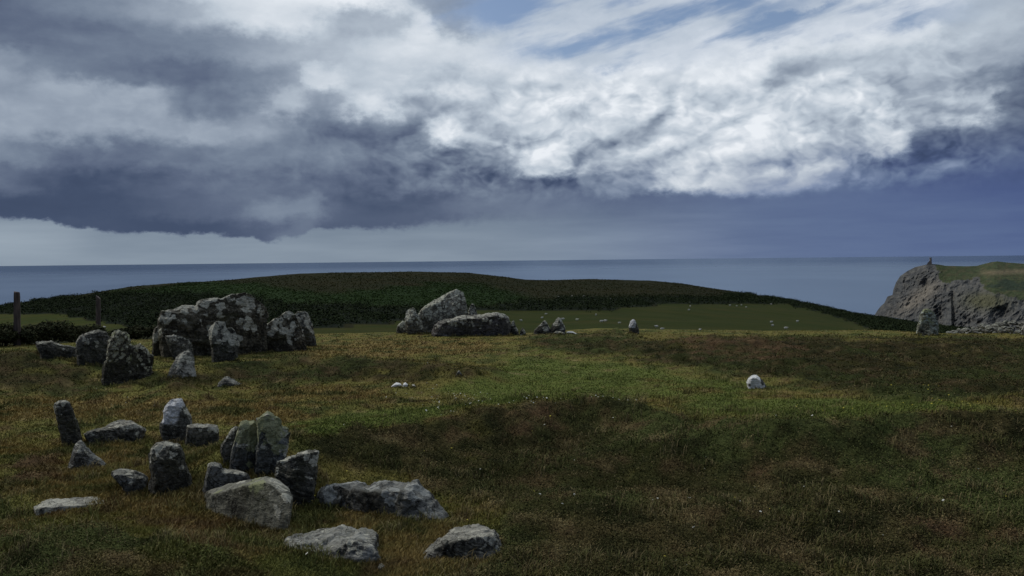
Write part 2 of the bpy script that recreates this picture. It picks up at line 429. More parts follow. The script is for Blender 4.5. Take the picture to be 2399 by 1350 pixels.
BANK = [on_plane(a, b, 0.36) for a, b in [(640, 1030), (760, 1008), (950, 985), (1150, 957), (1350, 938), (1550, 958), (1750, 985), (1950, 985), (2200, 962), (2500, 942), (2900, 930)]]
LEFTB = [on_plane(a, b, 0.22) for a, b in [(400, 868), (560, 842), (760, 836), (1000, 848), (1080, 866)]]
MOUNDS = []                                     # x, y, height, radius across, radius in depth
for px, py, h, a, b in [(130, 845, 0.25, 2.2, 1.6), (-200, 840, 0.3, 3.0, 2.0), (1700, 800, 0.20, 3.0, 1.8), (2100, 800, 0.12, 3.5, 1.6),
                        (1400, 785, 0.16, 1.5, 0.9), (1880, 845, 0.12, 1.6, 0.8), (410, 905, 0.22, 0.55, 0.6), (320, 920, 0.10, 0.8, 0.5), (945, 905, 0.06, 0.4, 0.3),
                        (420, 1290, 0.12, 1.0, 0.5), (1620, 1010, -0.16, 0.35, 0.6), (1640, 1090, -0.14, 0.22, 0.6), (1480, 1060, 0.16, 0.8, 0.5), (1900, 1060, 0.14, 1.0, 0.5), (1350, 1180, 0.12, 0.7, 0.4), (2050, 1180, 0.12, 0.9, 0.4), (1150, 1090, 0.10, 0.7, 0.4), (930, 1010, -0.10, 1.0, 0.8), (2300, 905, 0.14, 1.6, 0.7), (1750, 1100, 0.10, 0.8, 0.5), (2150, 1040, 0.10, 1.2, 0.6), (1700, 1230, 0.10, 0.9, 0.4)]:
    x, y = on_plane(px, py, h); MOUNDS.append((x, y, h, a, b))


def polydist(x, y, P):
    d = np.full(np.shape(x), 1e9)
    for (x0, y0), (x1, y1) in zip(P[:-1], P[1:]):
        vx, vy = x1 - x0, y1 - y0; q = vx * vx + vy * vy
        t = np.clip(((x - x0) * vx + (y - y0) * vy) / q, 0, 1)
        d = np.minimum(d, np.hypot(x - x0 - t * vx, y - y0 - t * vy))
    return d


def H(x, y):
    """Height of the land without its small hummocks."""
    x = np.asarray(x, float); y = np.asarray(y, float)
    r = np.hypot(x, y) + 1e-6; az = np.arctan2(x, y)
    te = np.interp(az, E_A, E_T); tc = np.interp(az, C_A, C_T)
    re = EYE / te
    z = 0.62 * np.exp(-(r / 3.2) ** 2)
    near = r < 60
    b = np.zeros_like(z)
    if np.any(near):
        xn, yn = x[near], y[near]; v = 0.42 * np.exp(-(polydist(xn, yn, BANK) / 0.95) ** 2) + 0.20 * np.exp(-(polydist(xn, yn, LEFTB) / 0.8) ** 2)
        for mx, my, h, a, c in MOUNDS:
            v = v + h * np.exp(-((xn - mx) / a) ** 2 - ((yn - my) / c) ** 2)
        v = v + 0.085 * fbm2(xn / 2.4, yn / 2.0, 3, 3)
        v = v * (1 - sm(r[near], re[near] - 5.0, re[near] - 0.5) * 0.85)
        b[near] = v
    z = z + b
    s = np.maximum(0, r - re)
    z = z - 0.16 * s * s / (s + 5.0)
    z = z + np.where(r > re, 0.25, 0.06) * fbm2(x / 6.0, y / 6.0, 3, 9) * sm(r, re - 1, re + 12)
    # beyond the edge: fields rising to the hill's crest, then cliffs down to the sea
    rc = 610.0 + 70 * np.sin(az * 5.0)
    t0 = te + 0.006
    q = np.clip((r - 180) / (rc - 180), 0, 1)
    T = tc + (t0 - tc) * (1 - q) ** 1.3
    T = T + np.maximum(0, 180 - r) * 0.00022
    zf = EYE - r * T
    zc = EYE - rc * tc
    o = np.maximum(0, r - rc)
    zf = np.where(r > rc, zc - tc * o - 0.1 * o * o / (o + 60.0) - 0.0011 * o * o, zf)
    zf = zf + fbm2(x / 55.0, y / 55.0, 4, 21) * 1.1 * np.clip(r / 300, 0, 1)
    w = sm(r, 60, 140)
    z = z * (1 - w) + zf * w
    return np.maximum(z, SEA - 12.0)


def hit(px, py):
    """Where the line of sight through a pixel meets the land."""
    d = ray(px, py); k = np.linspace(1.5, 60, 6000)
    z = EYE + d[2] * k - H(d[0] * k, d[1] * k)
    i = np.argmax(z < 0) if np.any(z < 0) else len(k) - 1
    return np.array([d[0] * k[i], d[1] * k[i], float(H(np.array([d[0] * k[i]]), np.array([d[1] * k[i]]))[0])])


def veg(x, y, z, jit=0.0, rng=None):
    """What grows at a place: colour, share of heather, straw."""
    px, py = proj(x, y, z)
    r = np.hypot(x, y)
    wx = fbm2(x / 1.3, y / 1.3, 3, 31); wy = fbm2(x / 1.3, y / 1.3, 3, 37)
    k = F / np.maximum(r, 3.0)
    px = px + wx * 0.55 * k; py = py + wy * 0.55 * k * 2.2 / np.maximum(r, 3.0)
    he = samp(HEATH, px, py); gr = samp(GREEN, px, py); go = samp(GOLD, px, py); ru = samp(RUSS, px, py)
    a = fbm2(x / 0.9, y / 0.9, 4, 41); b = fbm2(x / 0.35, y / 0.35, 3, 43); c = fbm2(x / 2.8, y / 2.8, 3, 47); e = fbm2(x / 0.55, y / 0.42, 3, 53)
    if rng is not None:
        a = a + rng.normal(0, 0.07, len(x)); b = b + rng.normal(0, 0.12, len(x)); e = e + rng.normal(0, 0.06, len(x))
    he = sm(he + 0.75 * a + 0.35 * c + 0.25 * e, 0.22, 0.80)
    gr = sm(gr + 0.45 * a, 0.25, 0.85)
    go = sm(go + 0.6 * a + 0.4 * e, 0.3, 1.0)
    ru = sm(ru + 0.8 * e, 0.35, 0.9)
    def C(*v): return np.array(v)[None]
    def mx(p, q, t): return p + (q - p) * t[:, None]
    col = mx(C(.172, .148, .044), C(.144, .144, .042), sm(c + 0.4 * b, -0.3, 0.4))
    col = mx(col, C(.225, .168, .062), sm(e, 0.05, 0.5) * 0.75)
    col = mx(col, C(.124, .150, .038), gr)
    col = mx(col, C(.245, .176, .068), go * 0.85)
    col = mx(col, C(.066, .078, .026), sm(a - 0.6 * e, 0.02, 0.34) * 0.8 * (1 - 0.6 * gr))
    f2 = fbm2(x / 0.42, y / 0.38, 3, 59)
    col = mx(col, C(.128, .082, .044), sm(f2 - 0.3 * a, 0.16, 0.42) * 0.6 * (1 - 0.8 * gr))
    col = mx(col, C(.25, .20, .095), sm(-f2 + 0.4 * e, 0.26, 0.55) * 0.6)
    hc = mx(C(.060, .060, .022), C(.084, .068, .030), sm(a + 0.3 * e, -0.25, 0.35))
    hc = mx(hc, C(.076, .090, .030), sm(c - 0.6 * e + 0.4 * a, -0.05, 0.3) * 0.9)
    hc = mx(hc, C(.138, .098, .050), sm(e - 0.3 * a, 0.10, 0.38) * 0.7)
    hc = mx(hc, C(.225, .180, .085), sm(b + 0.8 * e, 0.34, 0.66) * 0.8)
    hc = mx(hc, C(.030, .031, .013), sm(-e + 0.4 * b - 0.3 * c, 0.06, 0.36) * 0.85)
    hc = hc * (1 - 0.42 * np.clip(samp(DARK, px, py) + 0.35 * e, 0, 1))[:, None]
    col = mx(col, hc, he)
    col = mx(col, C(.125, .072, .042), ru * 0.6)
    col = col * np.array([[1.15, 1.16, 1.12]])
    return col, he, np.maximum(go, 0), ru


def hummock(x, y, he):
    r = np.hypot(x, y)
    m = 0.020 * fbm2(x / 0.5, y / 0.5, 3, 61)
    hm = 0.20 * np.abs(fbm2(x / 1.1, y / 0.95, 3, 67)) + 0.05 * fbm2(x / 0.3, y / 0.3, 2, 71)
    return (m + he * hm) * (1 - sm(r, 35, 60)) * sm(r, 1.5, 3.0)


def ground_z(x, y):
    z = H(x, y); _, he, _, _ = veg(x, y, z)
    return z + hummock(x, y, he)


# ------------------------------------------------------------------ mesh helpers
def tag(o, label=None, cat=None, group=None, kind=None):
    for k, v in (('label', label), ('category', cat), ('group', group), ('kind', kind)):
        if v: o[k] = v
    return o


def mesh_np(name, V, faces=None, loops=None, starts=None, col=None, mat=None, smooth=True, parent=None, tri=False, mesh_only=False):
    me = bpy.data.meshes.new(name)
    V = np.ascontiguousarray(V, np.float32)
    me.vertices.add(len(V)); me.vertices.foreach_set('co', V.ravel())
    Fc = np.ascontiguousarray(faces, np.int32); n = Fc.shape[1]
    me.loops.add(Fc.size); me.loops.foreach_set('vertex_index', Fc.ravel())
    me.polygons.add(len(Fc)); me.polygons.foreach_set('loop_start', np.arange(0, Fc.size, n, dtype=np.int32))
    me.polygons.foreach_set('use_smooth', np.full(len(Fc), bool(smooth)))
    me.update(calc_edges=True)
    if col is not None:
        at = me.color_attributes.new('Col', 'FLOAT_COLOR', 'POINT')
        cc = np.ones((len(V), 4), np.float32); cc[:, :3] = col
        at.data.foreach_set('color', cc.ravel())
    if mat: me.materials.append(mat)
    if mesh_only: return me
    o = bpy.data.objects.new(name, me); COL.objects.link(o)
    if parent: o.parent = parent
    return o


def new_mat(name):
    m = bpy.data.materials.new(name); m.use_nodes = True; m.node_tree.nodes.clear()
    T = Tree(m.node_tree)
    p = T.node('ShaderNodeBsdfPrincipled'); o = T.node('ShaderNodeOutputMaterial'); T.L.new(p.outputs[0], o.inputs[0])
    return m, T, p


def plant_mat(name, rough=0.95, var=0.25, spec=0.03, scale=40.0):
    m, T, p = new_mat(name)
    a = T.node('ShaderNodeAttribute', attribute_name='Col').outputs['Color']
    g = T.node('ShaderNodeNewGeometry').outputs['Position']
    n = T.noise(g, scale, 4, 0.6)[0]
    c = T.mix(a, T.mix((0, 0, 0), a, T.rng(n, 0.25, 0.75, 1 - var * 1.6, 1 + var)), 1.0)
    f = T.node('ShaderNodeVectorMath', operation='SCALE'); T.put(f.inputs[0], a); T.put(f.inputs['Scale'], T.rng(n, 0.25, 0.75, 1 - var, 1 + var))
    T.put(p.inputs['Base Color'], f.outputs[0]); p.inputs['Roughness'].default_value = rough; p.inputs['Specular IOR Level'].default_value = spec
    return m, T, p


# ------------------------------------------------------------------ ground: one sheet from the camera's feet to the coast
def build_ground():
    a_in = np.linspace(-0.62, 0.62, 1000)
    a_out = np.linspace(0.62, 2 * math.pi - 0.62, 140)[1:-1]
    az = np.concatenate([a_in, a_out]); nA = len(az)
    r = np.concatenate([[0.25], np.geomspace(0.6, 4.0, 24), np.geomspace(4.0, 34.0, 420)[1:], np.geomspace(34.0, 120.0, 60)[1:], np.geomspace(120, 760, 260)[1:], np.geomspace(760, 1500, 40)[1:]])
    nR = len(r)
    A, R = np.meshgrid(az, r); x = (R * np.sin(A)).ravel(); y = (R * np.cos(A)).ravel()
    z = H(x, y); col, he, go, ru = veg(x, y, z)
    z = z + hummock(x, y, he)
    col = col * 0.74
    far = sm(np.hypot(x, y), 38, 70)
    px, py = proj(x, y, z)
    wob = fbm2(x / 30, y / 30, 4, 5)
    fi = samp(FIELD, px + wob * 14, py + fbm2(x / 25, y / 25, 3, 6) * 3); go_ = samp(GORSE, px + wob * 14, py + wob * 4); br = samp(BRACK, px + wob * 30, py + wob * 10)
    n1 = fbm2(x / 40, y / 18, 4, 81); n0 = fbm2(x / 9, y / 9, 4, 83)
    def C(*v): return np.array(v)[None]
    def mx(p, q, t): return p + (q - p) * t[:, None]
    n2_ = fbm2(x / 16, y / 5, 4, 85)
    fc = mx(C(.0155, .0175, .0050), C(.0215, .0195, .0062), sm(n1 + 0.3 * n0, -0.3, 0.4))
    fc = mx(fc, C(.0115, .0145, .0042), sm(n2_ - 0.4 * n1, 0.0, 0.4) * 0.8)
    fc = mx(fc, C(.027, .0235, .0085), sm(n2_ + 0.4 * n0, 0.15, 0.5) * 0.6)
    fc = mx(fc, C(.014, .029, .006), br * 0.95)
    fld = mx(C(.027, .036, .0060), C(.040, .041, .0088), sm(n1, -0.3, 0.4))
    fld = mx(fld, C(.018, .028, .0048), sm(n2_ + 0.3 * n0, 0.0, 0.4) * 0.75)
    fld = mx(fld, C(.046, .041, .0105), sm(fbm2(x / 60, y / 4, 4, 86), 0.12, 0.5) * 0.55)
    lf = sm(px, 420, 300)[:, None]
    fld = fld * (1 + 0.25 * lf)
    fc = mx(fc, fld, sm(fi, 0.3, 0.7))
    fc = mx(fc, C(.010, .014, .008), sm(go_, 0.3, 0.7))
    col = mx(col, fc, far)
    # bare rock where the coast falls away
    col = mx(col, C(.12, .11, .10), sm(z, -60, -90))
    idx = np.arange(nA * nR).reshape(nR, nA)
    a = idx[:-1]; b = np.roll(idx, -1, 1)[:-1]; c = np.roll(idx, -1, 1)[1:]; d = idx[1:]
    Fq = np.stack([a, d, c, b], -1).reshape(-1, 4)[:, ::-1]
    m, T, p = plant_mat('turf', var=0.28, scale=9.0)
    g = T.node('ShaderNodeNewGeometry').outputs['Position']
    bp = T.node('ShaderNodeBump'); bp.inputs['Strength'].default_value = 0.6; bp.inputs['Distance'].default_value = 0.03
    T.put(bp.inputs['Height'], T.noise(g, 22.0, 5, 0.65)[0]); T.L.new(bp.outputs[0], p.inputs['Normal'])
    o = mesh_np('ground', np.stack([x, y, z], 1), Fq[:, ::-1], col=col, mat=m)
    return tag(o, kind='structure')


ground = build_ground()


# ------------------------------------------------------------------ sea
def build_sea():
    az = np.linspace(0, 2 * math.pi, 257)[:-1]; r = np.concatenate([[1.0], np.geomspace(300, 120000, 60)])
    A, R = np.meshgrid(az, r); x = (R * np.sin(A)).ravel(); y = (R * np.cos(A)).ravel()
    idx = np.arange(A.size).reshape(A.shape)
    Fq = np.stack([idx[:-1], np.roll(idx, -1, 1)[:-1], np.roll(idx, -1, 1)[1:], idx[1:]], -1).reshape(-1, 4)
    m, T, p = new_mat('sea_water')
    g = T.node('ShaderNodeNewGeometry').outputs['Position']
    ln = T.node('ShaderNodeVectorMath', operation='LENGTH'); T.put(ln.inputs[0], g)
    big = T.noise(T.vmul(g, (1.0, 0.45, 1.0)), 0.00022, 4, 0.5)[0]
    mid = T.noise(T.vmul(g, (1.0, 0.5, 1.0)), 0.0016, 5, 0.55)[0]
    bp = T.node('ShaderNodeBump'); bp.inputs['Strength'].default_value = 0.35; bp.inputs['Distance'].default_value = 2.0
    T.put(bp.inputs['Height'], T.add(T.noise(g, 0.05, 5, 0.6)[0], T.mul(T.noise(T.vmul(g, (0.6, 1.0, 1.0)), 0.012, 3, 0.5)[0], 1.2)))
    df = T.node('ShaderNodeBsdfDiffuse'); T.put(df.inputs['Color'], T.mix((.012, .022, .048), (.020, .034, .066), T.rng(T.add(big, T.mul(T.sub(mid, 0.5), 0.8)), 0.35, 0.65)))
    gl = T.node('ShaderNodeBsdfGlossy'); gl.inputs['Color'].default_value = (.66, .80, 1.0, 1)
    calm = T.rng(ln.outputs['Value'], 5500.0, 24000.0)
    T.put(gl.inputs['Roughness'], T.lerp(T.rng(mid, 0.3, 0.7, 0.30, 0.34), 0.19, calm)); T.L.new(bp.outputs[0], gl.inputs['Normal'])
    ms = T.node('ShaderNodeMixShader'); T.put(ms.inputs[0], T.lerp(0.36, 0.36, calm))
    T.L.new(df.outputs[0], ms.inputs[1]); T.L.new(gl.outputs[0], ms.inputs[2])
    ou = [n for n in m.node_tree.nodes if n.type == 'OUTPUT_MATERIAL'][0]; T.L.new(ms.outputs[0], ou.inputs[0]); m.node_tree.nodes.remove(p.node if hasattr(p, 'node') else p)
    o = mesh_np('sea', np.stack([x, y, np.full_like(x, SEA)], 1), Fq[:, ::-1], mat=m)
    return tag(o, kind='structure')


build_sea()


# ------------------------------------------------------------------ the headland across the bay, with its tower
HTOP = [(2049, 738), (2056, 727), (2063, 718), (2072, 710), (2079, 695), (2091, 691), (2092.5, 680), (2099, 662), (2109, 647), (2126, 635), (2144, 626), (2166, 621), (2176, 618.5), (2182, 618.5), (2199, 620), (2216, 623), (2266, 624), (2289, 623), (2307, 618), (2324, 614), (2337, 612.5), (2357, 615), (2399, 618), (2500, 612), (2700, 622), (2950, 660), (3150, 730)]
HBASE = [(2049, 739), (2100, 745), (2170, 758), (2240, 772), (2330, 785), (2500, 790), (3150, 790)]
HDEP = [(2049, 8), (2080, 25), (2110, 50), (2170, 120), (2230, 260), (2300, 380), (2500, 450), (3150, 300)]


def build_headland():
    nu, ns, nb = 620, 240, 24
    u = np.concatenate([np.linspace(2049, 2420, 500), np.linspace(2420, 3150, nu - 499)[1:]])
    top = np.interp(u, *zip(*HTOP)); bas = np.interp(u, *zip(*HBASE)); dep = np.interp(u, *zip(*HDEP))
    bas = np.maximum(bas, top + 0.5)
    dv = ray_np(u, bas); rb = (EYE - SEA) / (-dv[:, 2] / np.hypot(dv[:, 0], dv[:, 1]))
    s = np.linspace(-0.06, 1, ns)[:, None]
    PX = np.broadcast_to(u[None], (ns, nu)); PY = bas[None] + (top - bas)[None] * s
    prof = np.where(s < 0, s * 0.3, 0.42 * s + 0.58 * np.clip(s, 0, 1) ** 2.6)
    rr = rb[None] + dep[None] * prof
    d = ray_np(PX.ravel(), PY.ravel()); h = np.hypot(d[:, 0], d[:, 1])
    rr = rr.ravel(); z = EYE + d[:, 2] / h * rr
    px, py = PX.ravel(), PY.ravel()
    # ribs, ledges and gullies of the cliff
    sl = (px - 2049) * 0.55 + (py - 600) * 0.9
    rib = np.abs(fbm2(px / 26 + py / 60, py / 42 - px / 130, 5, 91)); led = fbm2(sl / 9, (px - py) / 38, 4, 95)
    fine = fbm2(px / 5, py / 5, 3, 97)
    cl = 1 - samp_head(px, py)
    k = np.clip(np.minimum(1, (1 - (s * np.ones((1, nu))).ravel()) * 8), 0, 1)
    off = (rib * 30 - 8 + led * 8 + fine * 2.5) * (0.25 + 0.75 * cl)
    for gx, gy, sx, sy, a in [(2206, 738, 16, 28, 40), (2231, 712, 5, 30, 24), (2345, 738, 22, 18, 34), (2330, 755, 10, 14, 22), (2275, 752, 14, 9, 18), (2295, 757, 12, 7, 16), (2170, 665, 9, 18, 30), (2228, 735, 3, 30, -40)]:
        off = off + a * np.exp(-((px - gx) / sx) ** 2 - ((py - gy) / sy) ** 2)
    tip = np.clip((px - 2049) / 60, 0.12, 1)
    rr = rr + off * k * tip
    x = d[:, 0] / h * rr; y = d[:, 1] / h * rr
    P = np.stack([x, y, EYE + d[:, 2] / h * rr], 1).reshape(ns, nu, 3)
    topP = P[-1]
    rad = np.hypot(topP[:, 0], topP[:, 1]); ud = topP[:, :2] / rad[:, None]
    back = []
    for i in range(1, nb + 1):
        q = i / nb; o = q * (60 + dep * 1.2)
        tt = (EYE - topP[:, 2]) / rad
        zz = topP[:, 2] - tt * o - (topP[:, 2] - SEA + 10) * q ** 2.2
        back.append(np.concatenate([ud * (rad + o)[:, None], zz[:, None]], 1))
    P = np.concatenate([P, np.array(back)], 0); nt = P.shape[0]
    bx = np.concatenate([px, np.tile(u, nb)]); by = np.concatenate([py, np.tile(top, nb)])
    # colour: rock, scree, turf
    g = samp_head(bx + fbm2(bx / 8, by / 8, 3, 3) * 8, by + fbm2(bx / 8, by / 8, 3, 4) * 5)
    n = fbm2(bx / 14, by / 9, 4, 7); n_ = fbm2(bx / 3.5, by / 3, 3, 8)
    def C(*v): return np.array(v)[None]
    def mx(p, q, t): return p + (q - p) * t[:, None]
    c = mx(C(.078, .079, .076), C(.116, .111, .098), sm(n + 0.5 * n_, -0.3, 0.4))
    c = mx(c, C(.050, .050, .050), sm(-n + 0.7 * n_, 0.1, 0.6) * 0.8)
    scree = np.exp(-(((bx - 2150) * 0.6 + (by - 700) * 0.8) / 16) ** 2 - (((bx - 2150) * 0.8 - (by - 700) * 0.6) / 60) ** 2)
    c = mx(c, C(.185, .163, .130), np.clip(scree * 1.3 + 0.7 * n_ * scree, 0, 1))
    sc2 = np.exp(-((bx - 2310) / 50) ** 2 - ((by - 705) / 20) ** 2)
    c = mx(c, C(.092, .090, .048), np.clip(sc2 * 1.3, 0, 1) * 0.9)
    gg = mx(C(.050, .064, .028), C(.070, .070, .034), sm(n, -0.2, 0.35))
    gg = mx(gg, C(.028, .042, .026), sm(fbm2(bx / 30, by / 10, 3, 12) + np.exp(-((bx - 2370) / 70) ** 2 - ((by - 668) / 16) ** 2), 0.35, 0.8) * 0.9)
    pale = np.exp(-((by - 636 - 0.04 * (2399 - bx)) / 6) ** 2) * sm(bx, 2280, 2320)
    gg = mx(gg, C(.150, .122, .072), np.clip(pale, 0, 1) * 0.9)
    c = mx(c, gg, sm(g, 0.35, 0.65))
    foam = sm(by, np.interp(bx, *zip(*HBASE)) - 3.0, np.interp(bx, *zip(*HBASE)) - 0.5) * sm(n_, 0.0, 0.35)
    c = mx(c, C(.5, .5, .48), foam * 0.35)
    idx = np.arange(nt * nu).reshape(nt, nu)
    Fq = np.stack([idx[:-1, :-1], idx[:-1, 1:], idx[1:, 1:], idx[1:, :-1]], -1).reshape(-1, 4)
    m, T, p = plant_mat('headland_rock_and_turf', rough=0.95, var=0.30, spec=0.1, scale=0.10)
    gp = T.node('ShaderNodeNewGeometry').outputs['Position']
    bp = T.node('ShaderNodeBump'); bp.inputs['Strength'].default_value = 0.45; bp.inputs['Distance'].default_value = 5.0
    T.put(bp.inputs['Height'], T.noise(gp, 0.07, 6, 0.62)[0]); T.L.new(bp.outputs[0], p.inputs['Normal'])
    o = mesh_np('headland', P.reshape(-1, 3), Fq, col=c, mat=m)
    tag(o, kind='structure')
    # the tower stands on the crest
    i = int(np.argmin(np.abs(u - 2177)))
    return topP[i]


HGRASS = raster([
    [(2180, 560), (2184, 624), (2192, 636), (2188, 650), (2206, 668), (2226, 660), (2252, 655), (2288, 650), (2296, 676), (2318, 686), (2350, 694), (2399, 706), (3200, 720), (3200, 560)],
    (0.35, [(2120, 742), (2135, 715), (2165, 698), (2172, 712), (2150, 745)]),
], (12, 8))


def samp_head(px, py): return samp(HGRASS, px, py)


tower_at = build_headland()


def build_tower(P):
    m, T, p = new_mat('tower_stone')
    g = T.node('ShaderNodeTexCoord').outputs['Object']
    T.put(p.inputs['Base Color'], T.mix((.19, .155, .125), (.11, .095, .085), T.noise(g, 0.5, 5, 0.6)[0])); p.inputs['Roughness'].default_value = 0.95
    k = math.hypot(P[0], P[1]) / F / math.cos(0.44)
    t = bpy.data.objects.new('tower', None); COL.objects.link(t); t.location = (P[0], P[1], P[2] - 3)
    t.rotation_euler = (0, 0, -math.atan2(P[0], P[1]))
    tag(t, 'slim stone lookout tower with a sloping stair side on the far headland', 'tower')
    # battered stair wing: a wedge, rising from the left
    bm = bmesh.new()
    pr = [(-5.0 * k, 0), (5.2 * k, 0), (4.4 * k, 6.5 * k), (3.4 * k, 9.0 * k), (0.6 * k, 8.6 * k), (-1.6 * k, 6.2 * k), (-3.6 * k, 3.4 * k)]
    lo = [bm.verts.new((a, -2.6 * k, b)) for a, b in pr]; hi = [bm.verts.new((a * 0.92, 2.6 * k, b)) for a, b in pr]
    bm.faces.new(lo); bm.faces.new(hi[::-1])
    for i in range(len(pr)):
        j = (i + 1) % len(pr); bm.faces.new((lo[j], lo[i], hi[i], hi[j]))
    bmesh.ops.recalc_face_normals(bm, faces=bm.faces)
    me = bpy.data.meshes.new('stair_wing'); bm.to_mesh(me); bm.free(); me.materials.append(m)
    o = bpy.data.objects.new('stair_wing', me); COL.objects.link(o); o.parent = t
    # octagonal shaft, corbelled head and a parapet of merlons
    bm = bmesh.new()
    rings = [(0, 2.3), (9.5, 1.9), (12.6, 1.7), (12.7, 2.15), (13.8, 2.15), (13.8, 1.5), (13.2, 1.5)]
    prev = None
    for zz, rad in rings:
        cur = [bm.verts.new((2.4 * k + rad * k * math.cos(a * math.pi / 4), rad * k * math.sin(a * math.pi / 4), zz * k * 1.08)) for a in range(8)]
        if prev:
            for i in range(8): bm.faces.new((prev[i], prev[(i + 1) % 8], cur[(i + 1) % 8], cur[i]))
        prev = cur
    bm.faces.new(prev)
    bmesh.ops.recalc_face_normals(bm, faces=bm.faces)
    me = bpy.data.meshes.new('shaft'); bm.to_mesh(me); bm.free(); me.materials.append(m)
    o = bpy.data.objects.new('shaft', me); COL.objects.link(o); o.parent = t


build_tower(tower_at)


# ------------------------------------------------------------------ rock
def rock_mat(name, base=(.155, .16, .155), dark=(.06, .062, .06), lichen=(.44, .435, .38), amount=0.5, size=7.0, top=0.5, yellow=0.0, moss=0.3, cap=0.0, streak=0.0, white=0.0, top_light=0.40, spots=(), cracks=0.85):
    warm = lambda c, k: (c[0] * 1.02 * k, c[1] * 1.0 * k, c[2] * 0.93 * k)
    base, dark, lichen = warm(base, 1.30), warm(dark, 0.80), warm(lichen, 1.08)
    m, T, p = new_mat(name)
    tc = T.node('ShaderNodeTexCoord'); q = tc.outputs['Object']; gz = T.sep(tc.outputs['Generated'])[2]
    n1 = T.noise(q, 3.2, 7, 0.62)[0]; n2_ = T.noise(q, 17.0, 5, 0.65)[0]; n3_ = T.noise(T.vadd(q, (3, 5, 7)), 1.7, 4, 0.55)[0]
    col = T.mix(dark, base, T.rng(T.add(n1, T.mul(T.sub(n2_, 0.5), 0.9)), 0.36, 0.66))
    gr3 = T.noise(T.vadd(q, (8, 3, 1)), 62.0, 4, 0.7)[0]
    gsc = T.node('ShaderNodeVectorMath', operation='SCALE'); T.put(gsc.inputs[0], col); T.put(gsc.inputs['Scale'], T.rng(gr3, 0.3, 0.7, 0.72, 1.32)); col = gsc.outputs[0]
    # split planes and cracks drawn as dark lines
    cv = T.node('ShaderNodeTexVoronoi', feature='DISTANCE_TO_EDGE'); T.put(cv.inputs['Vector'], T.vadd(T.vmul(q, (1.0, 1.0, 0.45)), T.vmul(T.noise(q, 6.0, 4, 0.6)[1], (0.22, 0.22, 0.22)))); cv.inputs['Scale'].default_value = 5.5
    ck = T.mul(T.rng(cv.outputs['Distance'], 0.030, 0.004), T.rng(T.noise(T.vadd(q, (7, 7, 2)), 3.0, 2, 0.5)[0], 0.46, 0.58))
    col = T.mix(col, (.018, .018, .015), T.mul(ck, cracks))
    if streak:
        sv = T.noise(T.vmul(T.vadd(q, (1, 2, 3)), (14.0, 14.0, 1.6)), 1.0, 4, 0.6)[0]
        col = T.mix(col, tuple(c * 1.7 for c in base), T.mul(T.rng(sv, 0.52, 0.70), streak))
    # brown-black moss film
    col = T.mix(col, (.040, .036, .024), T.mul(T.rng(n3_, 0.50, 0.64), moss))
    col = T.mix(col, (.075, .075, .035), T.mul(T.rng(T.noise(T.vadd(q, (9, 1, 4)), 2.6, 4, 0.6)[0], 0.52, 0.68), moss * 0.8))
    # crusts of pale lichen: round spots that run together, thicker towards the top
    wv = T.noise(q, 9.0, 4, 0.6)[1]
    qq = T.vadd(q, T.vmul(T.vadd(wv, (-0.5, -0.5, -0.5)), (0.16, 0.16, 0.16)))
    vo = T.node('ShaderNodeTexVoronoi', feature='F1'); T.put(vo.inputs['Vector'], qq); vo.inputs['Scale'].default_value = size; vo.inputs['Randomness'].default_value = 1.0
    vr = T.sep(vo.outputs['Color'])[0]
    gate = T.add(T.mul(T.noise(T.vadd(q, (2, 8, 5)), 2.3, 3, 0.55)[0], 1.1), T.add(T.mul(T.sub(gz, 0.5), top), T.mul(T.sub(vr, 0.5), 0.45)))
    lim = T.rng(gate, 0.80 - amount * 0.5, 1.02 - amount * 0.5, 0.0, 0.62)
    li = T.rng(T.sub(lim, vo.outputs['Distance']), -0.02, 0.08)
    lc = T.mix(tuple(c * 0.7 for c in lichen), tuple(min(1, c * 1.25) for c in lichen), T.rng(n2_, 0.35, 0.62))
    col = T.mix(col, lc, T.mul(li, 0.85))
    sp = T.node('ShaderNodeTexVoronoi', feature='F1'); T.put(sp.inputs['Vector'], qq); sp.inputs['Scale'].default_value = size * 4.2
    spg = T.mul(T.rng(sp.outputs['Distance'], 0.26, 0.16), T.rng(T.sep(sp.outputs['Color'])[1], 0.74, 0.80))
    col = T.mix(col, lc, T.mul(spg, 0.25 + 0.5 * amount))
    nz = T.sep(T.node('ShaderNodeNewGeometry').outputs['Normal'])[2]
    ug = T.mul(T.rng(T.add(nz, T.mul(T.sub(n2_, 0.5), 0.9)), 0.42, 0.85), T.rng(n1, 0.30, 0.55, 0.35, 1.0))  # up-facing faces painted paler in lichen tones, standing in for skylight on the tops
    col = T.mix(col, T.mix(tuple(min(1, c * 1.1) for c in lichen), tuple(c * 0.55 for c in lichen), T.rng(T.noise(q, 34.0, 4, 0.6)[0], 0.35, 0.6)), T.mul(ug, top_light))
    if yellow:
        yg = T.rng(T.add(T.noise(T.vadd(q, (4, 4, 1)), 4.5, 5, 0.62)[0], T.mul(T.sub(gz, 0.6), 0.35)), 0.58 - 0.12 * yellow, 0.64 - 0.12 * yellow)
        col = T.mix(col, T.mix((.20, .215, .10), (.33, .34, .19), n2_), T.mul(yg, 0.85))
    if cap:
        gx = T.sep(tc.outputs['Generated'])[0]
        cg = T.mul(T.rng(T.add(gz, T.mul(T.sub(n1, 0.5), 0.25)), cap, cap + 0.05), T.rng(T.add(gx, T.add(T.mul(T.sub(n1, 0.5), 0.3), T.mul(T.sub(0.8, gz), 0.4))), 0.70, 0.60))
        col = T.mix(col, T.mix((.42, .43, .44), (.72, .72, .71), T.rng(n2_, 0.35, 0.55)), T.mul(cg, 0.92))
